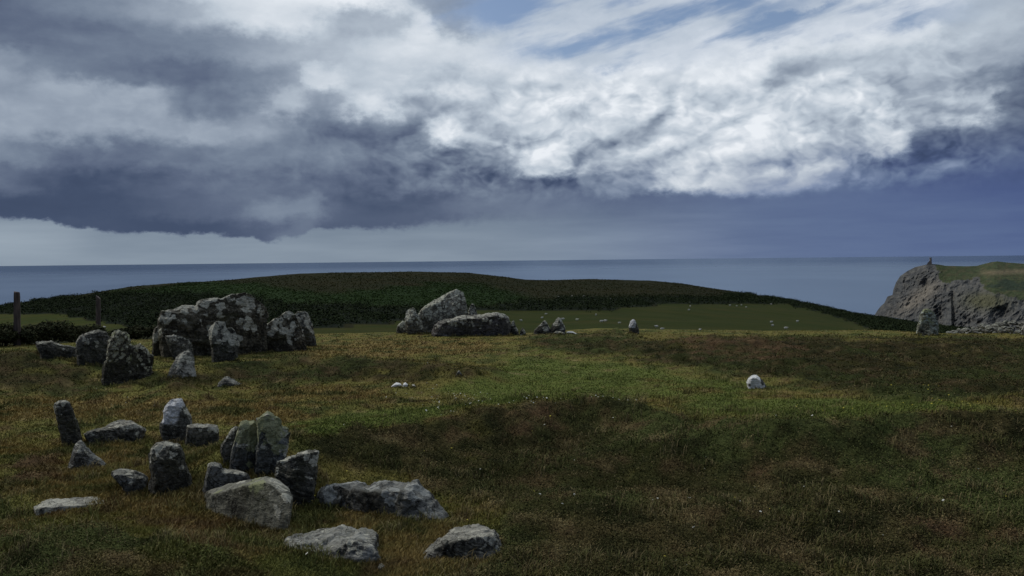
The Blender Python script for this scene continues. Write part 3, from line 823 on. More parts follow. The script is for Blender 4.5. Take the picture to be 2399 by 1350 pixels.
    if spots:
        gx = T.sep(tc.outputs['Generated'])[0]; sp_ = None
        for sx_, sz_, r_ in spots:
            d_ = T.m('SQRT', T.add(T.m('POWER', T.sub(gx, sx_), 2.0), T.m('POWER', T.mul(T.sub(gz, sz_), 0.8), 2.0)))
            v_ = T.rng(T.add(d_, T.mul(T.sub(n2_, 0.5), 0.10)), r_ + 0.03, r_ - 0.02)
            sp_ = v_ if sp_ is None else T.m('MAXIMUM', sp_, v_)
        SPOT = sp_
    if white:
        wsp = T.rng(T.noise(T.vadd(q, (6, 2, 2)), 6.0, 3, 0.5)[0], 0.57, 0.60)
        col = T.mix(T.mix((.56, .56, .53), (.84, .84, .81), T.rng(T.add(n2_, T.mul(T.sub(n1, 0.5), 0.6)), 0.3, 0.6)), (.07, .07, .065), SPOT if spots else T.mul(wsp, white * 0.5))
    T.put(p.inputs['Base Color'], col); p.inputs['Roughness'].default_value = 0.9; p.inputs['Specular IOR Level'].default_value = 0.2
    bp = T.node('ShaderNodeBump'); bp.inputs['Strength'].default_value = 1.0; bp.inputs['Distance'].default_value = 0.03
    hh = T.add(T.noise(q, 26.0, 6, 0.66)[0], T.mul(T.noise(T.vmul(q, (1.0, 1.0, 2.6)), 7.0, 5, 0.6)[0], 1.6))
    T.put(bp.inputs['Height'], T.sub(T.add(hh, T.mul(li, 0.35)), T.mul(ck, 1.9 * cracks))); T.L.new(bp.outputs[0], p.inputs['Normal'])
    return m


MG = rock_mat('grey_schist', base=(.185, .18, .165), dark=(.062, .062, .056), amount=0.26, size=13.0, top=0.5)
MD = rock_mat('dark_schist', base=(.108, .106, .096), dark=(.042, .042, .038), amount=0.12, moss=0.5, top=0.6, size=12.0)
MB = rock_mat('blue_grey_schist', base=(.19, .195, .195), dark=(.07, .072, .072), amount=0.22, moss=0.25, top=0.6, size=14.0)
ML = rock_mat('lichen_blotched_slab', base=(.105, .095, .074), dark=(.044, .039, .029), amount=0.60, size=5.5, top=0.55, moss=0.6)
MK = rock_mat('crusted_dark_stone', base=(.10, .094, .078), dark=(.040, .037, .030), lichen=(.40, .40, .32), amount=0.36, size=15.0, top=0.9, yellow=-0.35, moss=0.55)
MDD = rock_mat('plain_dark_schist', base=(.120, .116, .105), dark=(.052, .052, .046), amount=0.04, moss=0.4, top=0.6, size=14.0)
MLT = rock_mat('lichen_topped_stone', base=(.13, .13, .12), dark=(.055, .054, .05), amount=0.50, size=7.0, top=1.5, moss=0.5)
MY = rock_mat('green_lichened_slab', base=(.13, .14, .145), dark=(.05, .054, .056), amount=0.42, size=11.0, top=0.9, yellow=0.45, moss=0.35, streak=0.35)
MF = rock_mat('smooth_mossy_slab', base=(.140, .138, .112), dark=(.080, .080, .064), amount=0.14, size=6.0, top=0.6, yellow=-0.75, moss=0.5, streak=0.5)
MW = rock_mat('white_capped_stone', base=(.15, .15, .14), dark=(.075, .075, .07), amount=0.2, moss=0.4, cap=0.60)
MQ = rock_mat('white_quartz', top_light=0.0, cracks=0.15, amount=0.0, moss=0.0, white=0.9)
MQS = rock_mat('black_spotted_quartz', top_light=0.0, cracks=0.0, amount=0.0, moss=0.0, white=0.9, spots=((0.66, 0.80, 0.10), (0.82, 0.60, 0.09), (0.07, 0.66, 0.05), (0.78, 0.66, 0.05)))
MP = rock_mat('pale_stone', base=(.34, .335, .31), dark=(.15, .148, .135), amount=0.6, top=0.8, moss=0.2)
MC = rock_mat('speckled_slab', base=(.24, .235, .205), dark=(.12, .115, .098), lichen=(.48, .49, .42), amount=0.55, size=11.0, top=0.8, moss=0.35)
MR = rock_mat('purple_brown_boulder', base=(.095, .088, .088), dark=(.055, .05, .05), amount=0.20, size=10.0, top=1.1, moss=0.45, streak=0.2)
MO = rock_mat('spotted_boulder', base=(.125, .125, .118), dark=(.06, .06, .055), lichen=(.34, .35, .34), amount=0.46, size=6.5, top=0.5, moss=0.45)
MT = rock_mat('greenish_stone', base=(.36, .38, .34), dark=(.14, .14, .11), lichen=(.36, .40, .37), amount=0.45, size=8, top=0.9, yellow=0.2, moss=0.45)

ROCKS = []
_rock_seed = [0]


def rock(label, pts, base, thick, mat, side=0.10, top=0.16, lean=0.0, strata=(0.3, 0.1, 1.0), rough=1.0, cat='stone', name='standing_stone', group=None, yaw=False, back=0.16, chips=9, flat=0.0, sink=0.22, dz=0.0, side_r=None, ridge=None, front=None, frac=1.0, chip=1.0):
    """A closed block whose outline is given as the photograph shows it, from the left foot over the top to the right foot.
    It stands on the land where its foot is seen, with a front face, bevelled edges, a back and real thickness (metres)."""
    _rock_seed[0] += 1; sd = _rock_seed[0]; rs = np.random.RandomState(1000 + sd)
    P = np.array(pts, float)
    bl, br = (base if isinstance(base, tuple) else (base, base))
    L = hit(P[0, 0], bl); R = hit(P[-1, 0], br)
    if not yaw:
        M = hit((P[0, 0] + P[-1, 0]) / 2, (bl + br) / 2)
        e2 = np.array([M[0], M[1], 0.0]); e2 /= np.linalg.norm(e2)
        O = M
    else:
        t = R - L; t[2] = 0; t /= np.linalg.norm(t)
        e2 = np.array([-t[1], t[0], 0.0])
        O = (L + R) / 2
    e1 = np.array([e2[1], -e2[0], 0.0])
    O = O + np.array([0, 0, dz])

    def plane(px, py, off):
        d = ray(px, py); k = np.dot(O + e2 * off - np.array([0, 0, EYE]), e2) / np.dot(d, e2)
        w = np.array([0, 0, EYE]) + d * k - O
        return np.array([np.dot(w, e1), w[2]])
    mid = thick * (0.30 if front is None else 0.52)
    S = np.array([plane(a, b, mid) for a, b in P])
    foot = min(S[0, 1], S[-1, 1])
    zb = min(foot, 0.0) - sink
    S = np.vstack([S, [S[-1, 0] - 0.01, zb], [S[0, 0] + 0.01, zb]])
    wid = S[:, 0].max() - S[:, 0].min(); hei = S[:, 1].max() - min(0.0, foot)
    ctr = (S[:, 0].max() + S[:, 0].min()) / 2
    if side_r is None: side_r = side

    def ring(ia, it, off, k=1.0):
        Q = S.copy()
        hw = np.clip((Q[:, 0] - ctr) / (wid / 2), -1, 1)
        Q[:, 0] = Q[:, 0] - np.where(hw > 0, side_r / max(side, 1e-6) * ia, ia) * wid * hw * 0.9
        fr = np.clip((Q[:, 1] - 0.0) / hei, 0, 1)
        lower = it * hei * fr
        Q[:, 1] = Q[:, 1] - lower
        dep = off + lean * np.maximum(Q[:, 1], 0)
        return np.stack([Q[:, 0], dep, Q[:, 1]], 1)
    Fr = ring(side, top, 0.0); Sr = ring(0, 0, mid); Br = ring(back, back * 0.7, thick)
    Mr = ring(side * 0.45, top * 0.45, mid * 0.45) if ridge is None else ring(side * 0.5, top * ridge, mid * 0.5)
    if front is not None:
        Q = np.array([plane(a, b, 0.0) for a, b in front])
        Q = np.vstack([Q, [Q[-1, 0] - 0.01, zb], [Q[0, 0] + 0.01, zb]])
        Fr = np.stack([Q[:, 0], lean * np.maximum(Q[:, 1], 0), Q[:, 1]], 1)
        Mr = Fr * 0.45 + Sr * 0.55; Mr[:, 2] += 0.12 * (Sr[:, 2] - Fr[:, 2]).clip(0)
    n = len(S)
    bm = bmesh.new()
    vs = [[bm.verts.new(tuple(v)) for v in r_] for r_ in (Fr, Mr, Sr, Br)]
    tri = tessellate_polygon([[Vector((v[0], v[2], 0)) for v in Fr]])
    for t in tri:
        try: bm.faces.new([vs[0][i] for i in t])
        except ValueError: pass
    tri = tessellate_polygon([[Vector((v[0], v[2], 0)) for v in Br]])
    for t in tri:
        try: bm.faces.new([vs[3][i] for i in t][::-1])
        except ValueError: pass
    for a, b in ((0, 1), (1, 2), (2, 3)):
        for i in range(n):
            j = (i + 1) % n
            bm.faces.new((vs[a][i], vs[a][j], vs[b][j], vs[b][i]))
    bmesh.ops.recalc_face_normals(bm, faces=bm.faces)
    me = bpy.data.meshes.new(name); bm.to_mesh(me); bm.free()
    tmp = bpy.data.objects.new('tmp', me); COL.objects.link(tmp)
    md = tmp.modifiers.new('r', 'REMESH'); md.mode = 'VOXEL'
    size = max(wid, hei)
    md.voxel_size = float(np.clip(size / 95, 0.006, 0.025))
    dg = bpy.context.evaluated_depsgraph_get()
    m2 = bpy.data.meshes.new_from_object(tmp.evaluated_get(dg))
    bpy.data.objects.remove(tmp); bpy.data.meshes.remove(me)
    N = len(m2.vertices); V = np.empty(N * 3, np.float32); m2.vertices.foreach_get('co', V); V = V.reshape(-1, 3).astype(float)
    # chips struck off the corners
    sz = min(wid, hei)
    for _ in range(chips):
        d = np.array([rs.uniform(-0.65, 0.65), -1.0, rs.uniform(-0.15, 0.55)]); d /= np.linalg.norm(d)
        h = V @ d; c = h.max() - rs.uniform(0.025, 0.085) * sz * chip
        V -= np.maximum(0, h - c)[:, None] * d[None]
    m2.vertices.foreach_set('co', V.astype(np.float32).ravel()); m2.update()
    nn = np.empty(N * 3, np.float32); m2.vertices.foreach_get('normal', nn); nn = nn.reshape(-1, 3)
    q = V / max(size, 0.25) + sd * 3.7
    st = np.array(strata, float); st /= np.linalg.norm(st)
    sc = max(size, 0.25)
    h = 0.010 * fbm3(q * 2.2, 3, sd) - 0.016 * np.abs(fbm3(q * 5.0, 4, sd + 3)) + 0.007 * fbm3(q * 15.0, 3, sd + 9)
    t = (V @ st) / sc * 9.0 + 1.6 * fbm3(q * 1.7, 2, sd + 5)
    led = (t - np.floor(t)); led = np.minimum(led, (1 - led) * 5)
    h += 0.014 * (led - 0.45) * sm(fbm3(q * 2.0, 2, sd + 17), -0.35, 0.25)
    t2 = (V @ st) / sc * 31.0 + 2.2 * fbm3(q * 3.7, 2, sd + 6)
    l2 = np.abs(t2 - np.floor(t2) - 0.5)
    h += 0.008 * l2
    # fracture: every cell of a jittered set of points has a face of its own, stepped and tilted
    for K, am in ((14, 0.013), (60, 0.014), (240, 0.007)):
        lo, hi = V.min(0), V.max(0)
        cen = lo + (hi - lo) * rs.rand(K, 3); gr_ = rs.normal(size=(K, 3)) * np.array([1, 1, 1]); of = rs.uniform(-1, 1, K)
        wv_ = V + 0.05 * sc * np.stack([fbm3(q * 3.1, 2, sd + 31), fbm3(q * 3.1, 2, sd + 33), fbm3(q * 3.1, 2, sd + 35)], 1)
        best = np.full(len(V), 1e9); own = np.zeros(len(V), int)
        for kk in range(K):
            dd_ = ((wv_ - cen[kk]) / np.array([1, 1, 1.5])) ** 2; dd_ = dd_.sum(1); u_ = dd_ < best; best[u_] = dd_[u_]; own[u_] = kk
        rad_ = sc * 0.9 / K ** (1 / 3)
        h += frac * am * (0.55 * of[own] + 0.5 * np.einsum('ij,ij->i', V - cen[own], gr_[own]) / rad_)
    V = V + nn * (h * rough * sc)[:, None]
    W = V[:, 0:1] * e1[None] + V[:, 1:2] * e2[None]
    # the object keeps its own base as origin
    loc = O
    Wv = W + np.array([0, 0, 1.0])[None] * V[:, 2:3]
    m2.vertices.foreach_set('co', Wv.astype(np.float32).ravel())
    m2.polygons.foreach_set('use_smooth', np.ones(len(m2.polygons), bool)); m2.update()
    m2.materials.clear(); m2.materials.append(mat); m2.name = name
    o = bpy.data.objects.new(name, m2); COL.objects.link(o); o.location = loc
    tag(o, label, cat, group)
    if name != 'slab': ROCKS.append((L, R, thick, size))
    return o


GA, GB, GCc = 'stones of the near cist', 'stones of the far cist', 'stones of the middle cist'
# near group on the left, roughly from the back to the front
rock('dark round-sided pillar of stone leaning left at the back of the near group', [(148, 1048), (140, 1023), (131, 978), (125, 953), (127, 945), (137, 939), (152, 937), (163, 942), (167, 951), (172, 963), (180, 983), (188, 1010), (192, 1027), (192, 1040)], 1048, 0.26, MD, side=0.16, top=0.05, group=GA, chips=4, strata=(0.2, 0.9, 0.3), frac=0.5)
rock('long low hump of dark stone with a pale crest beside the leaning pillar', [(205, 1032), (194, 1018), (203, 1013), (220, 1007), (228, 1008), (247, 1000), (260, 993), (280, 988), (297, 987), (315, 990), (323, 995), (340, 1003), (344, 1010), (340, 1018), (333, 1036)], 1040, 0.42, MG, side=0.08, top=0.42, name='boulder', cat='boulder', group=GA, lean=0.2, strata=(0.5, 0.3, 1.0), front=[(208, 1034), (204, 1024), (212, 1014), (224, 1010), (232, 1011), (248, 1008), (262, 1008), (280, 1003), (300, 998), (314, 996), (322, 1000), (334, 1007), (337, 1013), (334, 1022), (328, 1037)])
rock('upright stone with a white upper half, behind the square block', [(382, 1036), (375, 1020), (373, 998), (381, 981), (381, 965), (387, 953), (400, 941), (413, 935), (427, 935), (433, 948), (442, 962), (450, 975), (454, 990), (454, 1004), (442, 1038)], 1038, 0.34, MW, side=0.12, top=0.20, group=GA, lean=0.15, frac=0.7)
rock('square squat grey block with a chipped corner, touching the white-topped upright stone', [(433, 1042), (435, 1020), (438, 997), (458, 994), (475, 996), (493, 994), (510, 997), (513, 1010), (512, 1030), (513, 1046)], 1047, 0.30, MG, side=0.05, top=0.08, group=GA, strata=(1.0, 0.2, 0.1), chips=6, frac=0.4)
rock('pointed pyramid of blue-grey stone in front of the leaning pillar', [(153, 1102), (157, 1094), (163, 1085), (166, 1070), (172, 1053), (178, 1043), (187, 1038), (197, 1046), (208, 1058), (220, 1068), (238, 1079), (250, 1090), (243, 1099)], 1102, 0.32, MB, side=0.10, top=0.22, group=GA, lean=0.5, chips=5)
rock('thick bull-necked upright stone with a notch below its top', [(350, 1157), (347, 1138), (353, 1118), (351, 1098), (346, 1080), (347, 1066), (353, 1048), (367, 1038), (387, 1036), (403, 1039), (412, 1042), (423, 1042), (429, 1052), (434, 1067), (436, 1083), (443, 1103), (450, 1123), (456, 1145), (454, 1158)], 1157, 0.42, MD, side=0.16, top=0.14, group=GA, rough=1.25, chips=6, strata=(0.9, 0.4, 0.3))
rock('low wedge of stone with a hollow underside, left of the bull-necked upright stone', [(292, 1158), (284, 1138), (268, 1122), (260, 1113), (262, 1104), (277, 1102), (300, 1104), (320, 1107), (338, 1112), (347, 1120), (347, 1146), (343, 1160)], 1158, 0.36, MB, side=0.08, top=0.25, name='boulder', cat='boulder', group=GA, rough=1.3, front=[(296, 1160), (290, 1142), (278, 1128), (270, 1120), (272, 1116), (284, 1116), (302, 1120), (318, 1124), (332, 1124), (340, 1128), (341, 1148), (338, 1160)])
rock('thin pale slab lying flat in the heather at the lower left', [(79, 1197), (76, 1188), (100, 1183), (150, 1180), (200, 1177), (245, 1173), (264, 1174), (266, 1190)], (1198, 1194), 0.30, MP, side=0.03, top=0.35, name='slab', cat='slab', group=GA, lean=0.5, sink=0.15, chips=2, frac=0.4, dz=0.045)
rock('narrow dark slab leaning against the tall pair from the left', [(522, 1078), (515, 1060), (518, 1043), (531, 1023), (543, 1005), (551, 999), (558, 1000), (566, 1020), (566, 1094)], 1088, 0.20, MG, side=0.10, top=0.05, group=GA, strata=(0.9, 0.2, 0.4), frac=0.5)
rock('left one of the two tall green-lichened slabs', [(537, 1108), (541, 1064), (548, 1033), (556, 1005), (561, 991), (569, 986), (577, 983), (588, 986), (597, 983), (606, 994), (606, 1030), (601, 1060), (598, 1090), (596, 1114)], 1112, 0.26, MY, side=0.05, top=0.10, group=GA, strata=(0.95, 0.2, 0.25), lean=0.04, frac=0.7)
rock('tallest slab of the near group, green-lichened with a lumpy top', [(594, 1118), (601, 1064), (603, 1010), (601, 981), (611, 973), (618, 968), (626, 965), (634, 969), (641, 974), (650, 976), (657, 980), (660, 989), (663, 997), (676, 1001), (679, 1004), (677, 1020), (672, 1056), (667, 1075), (655, 1095), (652, 1118)], 1116, 0.28, MY, side=0.05, top=0.08, group=GA, strata=(0.95, 0.25, 0.2), rough=1.2, lean=0.03, frac=0.8)
rock('dark rough slab with a square sloping top, right of the tallest slab', [(655, 1180), (646, 1120), (645, 1100), (648, 1079), (667, 1076), (674, 1070), (692, 1066), (712, 1058), (725, 1055), (746, 1055), (744, 1090), (741, 1126), (738, 1151), (740, 1190)], 1188, 0.30, MD, side=0.10, top=0.07, group=GA, rough=1.2)
rock('small flat-topped block with a knob at its left end, behind the broad front slab', [(474, 1150), (478, 1125), (485, 1098), (487, 1088), (494, 1084), (505, 1086), (514, 1089), (518, 1101), (541, 1102), (566, 1104), (580, 1110), (586, 1118), (590, 1155)], 1156, 0.24, MB, side=0.06, top=0.06, group=GA, strata=(1, 0.2, 0.1), chips=2, frac=0.4)
rock('broad smooth front slab with a pale ridge along its sloping top', [(468, 1196), (467, 1174), (471, 1161), (483, 1150), (515, 1141), (546, 1131), (581, 1124), (614, 1119), (627, 1121), (641, 1129), (655, 1141), (672, 1152), (681, 1164), (683, 1182), (680, 1206), (677, 1230), (674, 1254)], (1196, 1252), 0.30, MF, side=0.05, top=0.13, group=GA, yaw=True, rough=0.75, chips=6, strata=(0.3, 0.9, 0.4), lean=0.08, front=[(472, 1198), (472, 1182), (478, 1168), (490, 1161), (520, 1152), (550, 1144), (585, 1138), (614, 1137), (625, 1141), (636, 1150), (648, 1160), (662, 1172), (672, 1184), (676, 1200), (674, 1220), (672, 1240), (670, 1256)], frac=0.25)
rock('long boulder with oval lichen spots and a broken blocky right end', [(738, 1186), (741, 1160), (752, 1143), (767, 1135), (781, 1132), (813, 1137), (840, 1140), (864, 1146), (875, 1136), (900, 1132), (927, 1135), (957, 1136), (975, 1135), (982, 1145), (1000, 1157), (1020, 1173), (1040, 1197), (1063, 1223), (1056, 1236)], (1184, 1234), 0.42, MO, side=0.05, top=0.20, name='boulder', cat='boulder', group=GA, yaw=True, rough=1.15, front=[(744, 1186), (748, 1166), (760, 1150), (773, 1143), (788, 1140), (815, 1145), (840, 1149), (864, 1155), (880, 1152), (902, 1150), (925, 1152), (945, 1156), (955, 1162), (960, 1175), (975, 1190), (995, 1205), (1018, 1218), (1040, 1230), (1040, 1238)])
rock('pale-backed boulder with a jagged dark right half, front row beside the path', [(672, 1284), (667, 1272), (670, 1261), (687, 1254), (712, 1252), (740, 1253), (765, 1252), (787, 1254), (813, 1262), (833, 1258), (853, 1264), (877, 1270), (884, 1284), (893, 1304), (894, 1326)], (1290, 1328), 0.50, MB, side=0.07, top=0.42, name='boulder', cat='boulder', group=GA, yaw=True, rough=1.35, lean=0.25, front=[(676, 1288), (676, 1282), (682, 1282), (700, 1288), (725, 1296), (750, 1302), (775, 1298), (795, 1284), (810, 1272), (828, 1272), (846, 1282), (862, 1288), (874, 1296), (886, 1312), (888, 1328)])
rock('small chip of stone at the foot of the jagged front boulder', [(885, 1340), (884, 1331), (890, 1325), (899, 1326), (906, 1332), (909, 1340)], 1341, 0.10, MB, top=0.3, name='small_stone', group=None, sink=0.06)
rock('flat-backed grey boulder nearest the camera on the right', [(996, 1328), (989, 1312), (988, 1304), (1004, 1288), (1027, 1271), (1053, 1259), (1080, 1254), (1107, 1249), (1135, 1246), (1160, 1247), (1169, 1257), (1175, 1276), (1179, 1294), (1172, 1306)], (1330, 1312), 0.48, MG, side=0.06, top=0.30, name='boulder', cat='boulder', group=GA, rough=1.2, lean=0.3, strata=(0.4, 0.5, 1.0), front=[(1002, 1328), (998, 1318), (1000, 1308), (1018, 1294), (1040, 1282), (1062, 1276), (1084, 1271), (1107, 1266), (1132, 1262), (1155, 1262), (1164, 1270), (1169, 1284), (1172, 1298), (1166, 1308)])
rock('little white stone in the grass at the lower left corner', [(56, 1291), (58, 1286), (66, 1283), (75, 1284), (80, 1287), (79, 1291)], 1291, 0.06, MQ, top=0.3, name='small_stone', sink=0.05)
rock('little white pebble close above the white stone in the lower left corner', [(138, 1274), (140, 1271), (146, 1270), (149, 1273), (148, 1275)], 1275, 0.04, MQ, top=0.3, name='small_stone', sink=0.04)

# far cist on the left
rock('great stepped slab covered with white lichen blotches, largest of the far cist', [(376, 840), (371, 800), (369, 765), (369, 746), (378, 728), (392, 725), (411, 720), (422, 714), (440, 714), (457, 717), (459, 707), (475, 700), (511, 697), (518, 698), (547, 690), (566, 687), (579, 685), (588, 689), (599, 697), (609, 703), (619, 712), (626, 720), (631, 735), (629, 752), (626, 775), (628, 812)], (842, 826), 0.60, ML, side=0.05, top=0.12, group=GB, rough=1.1, lean=-0.02, strata=(0.25, 0.3, 1.0), name='cap_slab', frac=0.7)
rock('low dark end stone half hidden behind the left edge of the stepped slab', [(355, 828), (357, 800), (358, 780), (361, 769), (371, 762), (384, 766), (394, 775), (398, 830)], 834, 0.40, ML, group=GB)
rock('short slab leaning left in front of the stepped slab', [(404, 842), (397, 820), (391, 800), (388, 788), (398, 786), (413, 785), (427, 789), (441, 798), (450, 810), (453, 823), (456, 844)], 843, 0.22, MG, side=0.06, top=0.08, group=GB, chips=4)
rock('narrow upright stone capped with white lichen between the stepped and the peaked slab', [(497, 848), (493, 805), (491, 775), (493, 768), (504, 752), (515, 751), (528, 753), (531, 769), (545, 768), (555, 785), (561, 820), (556, 846)], 848, 0.40, MLT, side=0.08, top=0.14, group=GB, side_r=0.42, chips=4)
rock('broad slab rising to a sharp peak, right side of the far cist', [(568, 828), (560, 806), (556, 786), (557, 766), (570, 764), (584, 766), (601, 768), (619, 767), (630, 757), (655, 739), (668, 732), (679, 727), (686, 731), (696, 744), (704, 760), (711, 776), (719, 795), (722, 815)], (831, 818), 0.45, ML, side=0.05, top=0.12, group=GB, strata=(0.7, 0.2, 0.7), rough=1.1, yaw=False, lean=0.06)
rock('rounded end stone with a brown flank, right of the peaked slab', [(692, 815), (690, 770), (689, 738), (694, 731), (703, 729), (713, 728), (721, 732), (727, 745), (731, 760), (735, 777), (740, 796), (741, 811)], 812, 0.40, MLT, side=0.14, top=0.12, group=GB, rough=1.2)
rock('pale hunched stone sunk in the green mound before the far cist', [(384, 912), (386, 893), (396, 868), (406, 850), (412, 838), (422, 830), (432, 825), (443, 823), (451, 829), (455, 841), (458, 858), (462, 880)], 890, 0.35, MP, side=0.12, top=0.24, group=GB, lean=0.3)
rock('dark double-humped stone with crusted lichen and a beak on its right', [(235, 888), (238, 862), (246, 830), (248, 815), (252, 800), (262, 780), (269, 772), (278, 770), (287, 774), (294, 777), (303, 786), (304, 800), (315, 806), (327, 805), (338, 811), (350, 824), (363, 831), (361, 843), (357, 860), (355, 880), (353, 908)], (884, 908), 0.36, MK, side=0.06, top=0.10, group=GB, rough=1.5, strata=(0.9, 0.3, 0.3), chips=2)
rock('broad dark stone with a rounded top, behind the double-humped stone', [(179, 848), (176, 818), (178, 799), (187, 788), (200, 780), (217, 775), (233, 772), (250, 776), (257, 790), (260, 866)], 858, 0.36, MDD, side=0.10, top=0.10, group=GB, chips=4)
rock('low dark boulder stretching left from the broad dark stone', [(92, 828), (84, 812), (84, 802), (92, 799), (105, 800), (117, 798), (133, 804), (150, 808), (165, 809), (178, 814), (184, 850)], (832, 850), 0.40, MDD, side=0.06, top=0.14, name='boulder', cat='boulder', group=GB, chips=4)
rock('small flat grey stone lying in the turf in front of the far cist', [(508, 906), (511, 899), (518, 892), (530, 887), (540, 889), (547, 892), (558, 897), (568, 901), (572, 906)], 907, 0.40, MB, top=0.42, name='small_stone', lean=0.4, sink=0.1, rough=1.5)

# middle cist
rock('low pale stump at the left foot of the middle cist', [(929, 778), (931, 764), (936, 758), (943, 752), (950, 755), (956, 782)], 781, 0.35, MC, group=GCc, name='standing_stone')
rock('knuckled upright stone at the left end of the middle cist', [(956, 785), (950, 772), (948, 755), (949, 737), (950, 728), (955, 723), (961, 721), (969, 720), (974, 725), (977, 735), (984, 741), (989, 755), (992, 770), (993, 785)], 784, 0.35, MC, side=0.16, top=0.14, group=GCc, rough=1.4)
rock('big slab tilted up to a blunt point, highest of the middle cist', [(982, 782), (974, 760), (977, 742), (987, 726), (1002, 713), (1017, 703), (1030, 696), (1042, 689), (1057, 680), (1065, 677), (1073, 677), (1083, 681), (1089, 688), (1092, 705), (1094, 722), (1098, 740), (1102, 782)], 782, 0.70, MC, side=0.06, top=0.14, group=GCc, strata=(-0.5, 0.2, 1.0), rough=1.0, lean=0.12, name='cap_slab')
rock('long purple-brown boulder lying along the front of the middle cist', [(1011, 788), (1010, 776), (1017, 762), (1026, 752), (1040, 748), (1062, 745), (1072, 741), (1092, 738), (1115, 737), (1132, 738), (1147, 735), (1163, 733), (1175, 735), (1184, 738), (1192, 743), (1195, 753), (1196, 770), (1193, 789)], 788, 0.70, MR, side=0.06, top=0.16, name='boulder', cat='boulder', group=GCc, chips=4, frac=0.6)
rock('small dark upright peeping out behind the right end of the tilted slab', [(1096, 776), (1097, 736), (1100, 718), (1104, 711), (1111, 711), (1115, 721), (1118, 732), (1124, 776)], 778, 0.25, MR, group=GCc)
rock('low lichen-flecked stump against the right end of the purple-brown boulder', [(1192, 786), (1194, 765), (1199, 753), (1204, 750), (1207, 760), (1213, 771), (1217, 786)], 785, 0.25, MLT, group=GCc, rough=1.3)
rock('tiny pointed stone in the gap right of the purple-brown boulder', [(1217, 787), (1219, 775), (1225, 767), (1230, 775), (1234, 787)], 786, 0.18, MLT, group=GCc)
rock('dark pointed stone, left one of the pair beyond the middle cist', [(1249, 785), (1252, 774), (1260, 766), (1270, 756), (1277, 750), (1284, 760), (1290, 771), (1292, 785)], 785, 0.30, MLT, side=0.1, top=0.12, group=GCc)
rock('shouldered grey stone with a knob on top, beyond the middle cist', [(1289, 786), (1290, 768), (1294, 760), (1301, 754), (1303, 747), (1309, 743), (1315, 746), (1318, 756), (1324, 766), (1325, 784)], 785, 0.30, MLT, side=0.1, top=0.1, group=GCc)
rock('low pale rock at the foot of the shouldered stone', [(1290, 788), (1296, 781), (1304, 776), (1314, 777), (1322, 780), (1324, 788)], 789, 0.35, MP, top=0.4, name='small_stone', sink=0.1)
rock('white flat stone in the heather right of the shouldered stone', [(1325, 784), (1327, 778), (1338, 777), (1346, 779), (1353, 783)], 784, 0.40, MQ, top=0.4, name='small_stone', sink=0.1)
rock('lone upright stone with a pale head on the edge of the heather', [(1474, 783), (1473, 764), (1477, 753), (1483, 747.5), (1488, 750), (1492, 759), (1497, 770), (1498, 783)], 783, 0.28, MW, side=0.14, top=0.14, group=None)
rock('bright white boulder with black spots alone on the turf', [(1750, 907), (1749, 896), (1753, 886), (1761, 880), (1771, 880), (1780, 885), (1788, 893), (1794, 902), (1799, 912)], (908, 913), 0.36, MQS, side=0.1, top=0.14, chips=2, frac=0.5, name='boulder', cat='boulder', rough=0.9)
for i, (pp, lb) in enumerate([([(916, 906), (920, 902), (930, 898), (940, 899.5), (943, 905)], 'flat white stone, left of the three on the small brown hump'),
                              ([(943, 905), (945, 900), (950, 897.5), (955, 901), (956, 905)], 'upright white lump, middle one of the three on the small brown hump'),
                              ([(962, 906), (966, 902), (971, 902), (976, 906)], 'grey-white chip, right of the three on the small brown hump')]):
    rock(lb, pp, 906, 0.2, MQ, top=0.3, name='small_stone', group='white stones on the small brown hump', sink=0.08)
rock('small grey shard poking from the turf behind the white stones', [(1066, 880), (1070, 874), (1075, 869), (1080, 874), (1086, 880)], 880, 0.14, MB, name='small_stone', sink=0.08)
rock('tall pale-faced standing stone at the far right before the headland', [(2144, 786), (2147, 775), (2151, 757), (2152, 745), (2156, 735), (2160, 728), (2167, 724), (2181, 725), (2189, 731), (2193, 740), (2197, 753), (2201, 767), (2200, 785)], 787, 0.40, MT, side=0.08, top=0.10, side_r=0.35, rough=1.3, group=None)
rock('pale grey stone cut off by the right edge of the picture', [(2390, 786), (2392, 774), (2397, 763), (2406, 760), (2414, 766), (2418, 786)], 786, 0.3, MP, side=0.14, top=0.12)


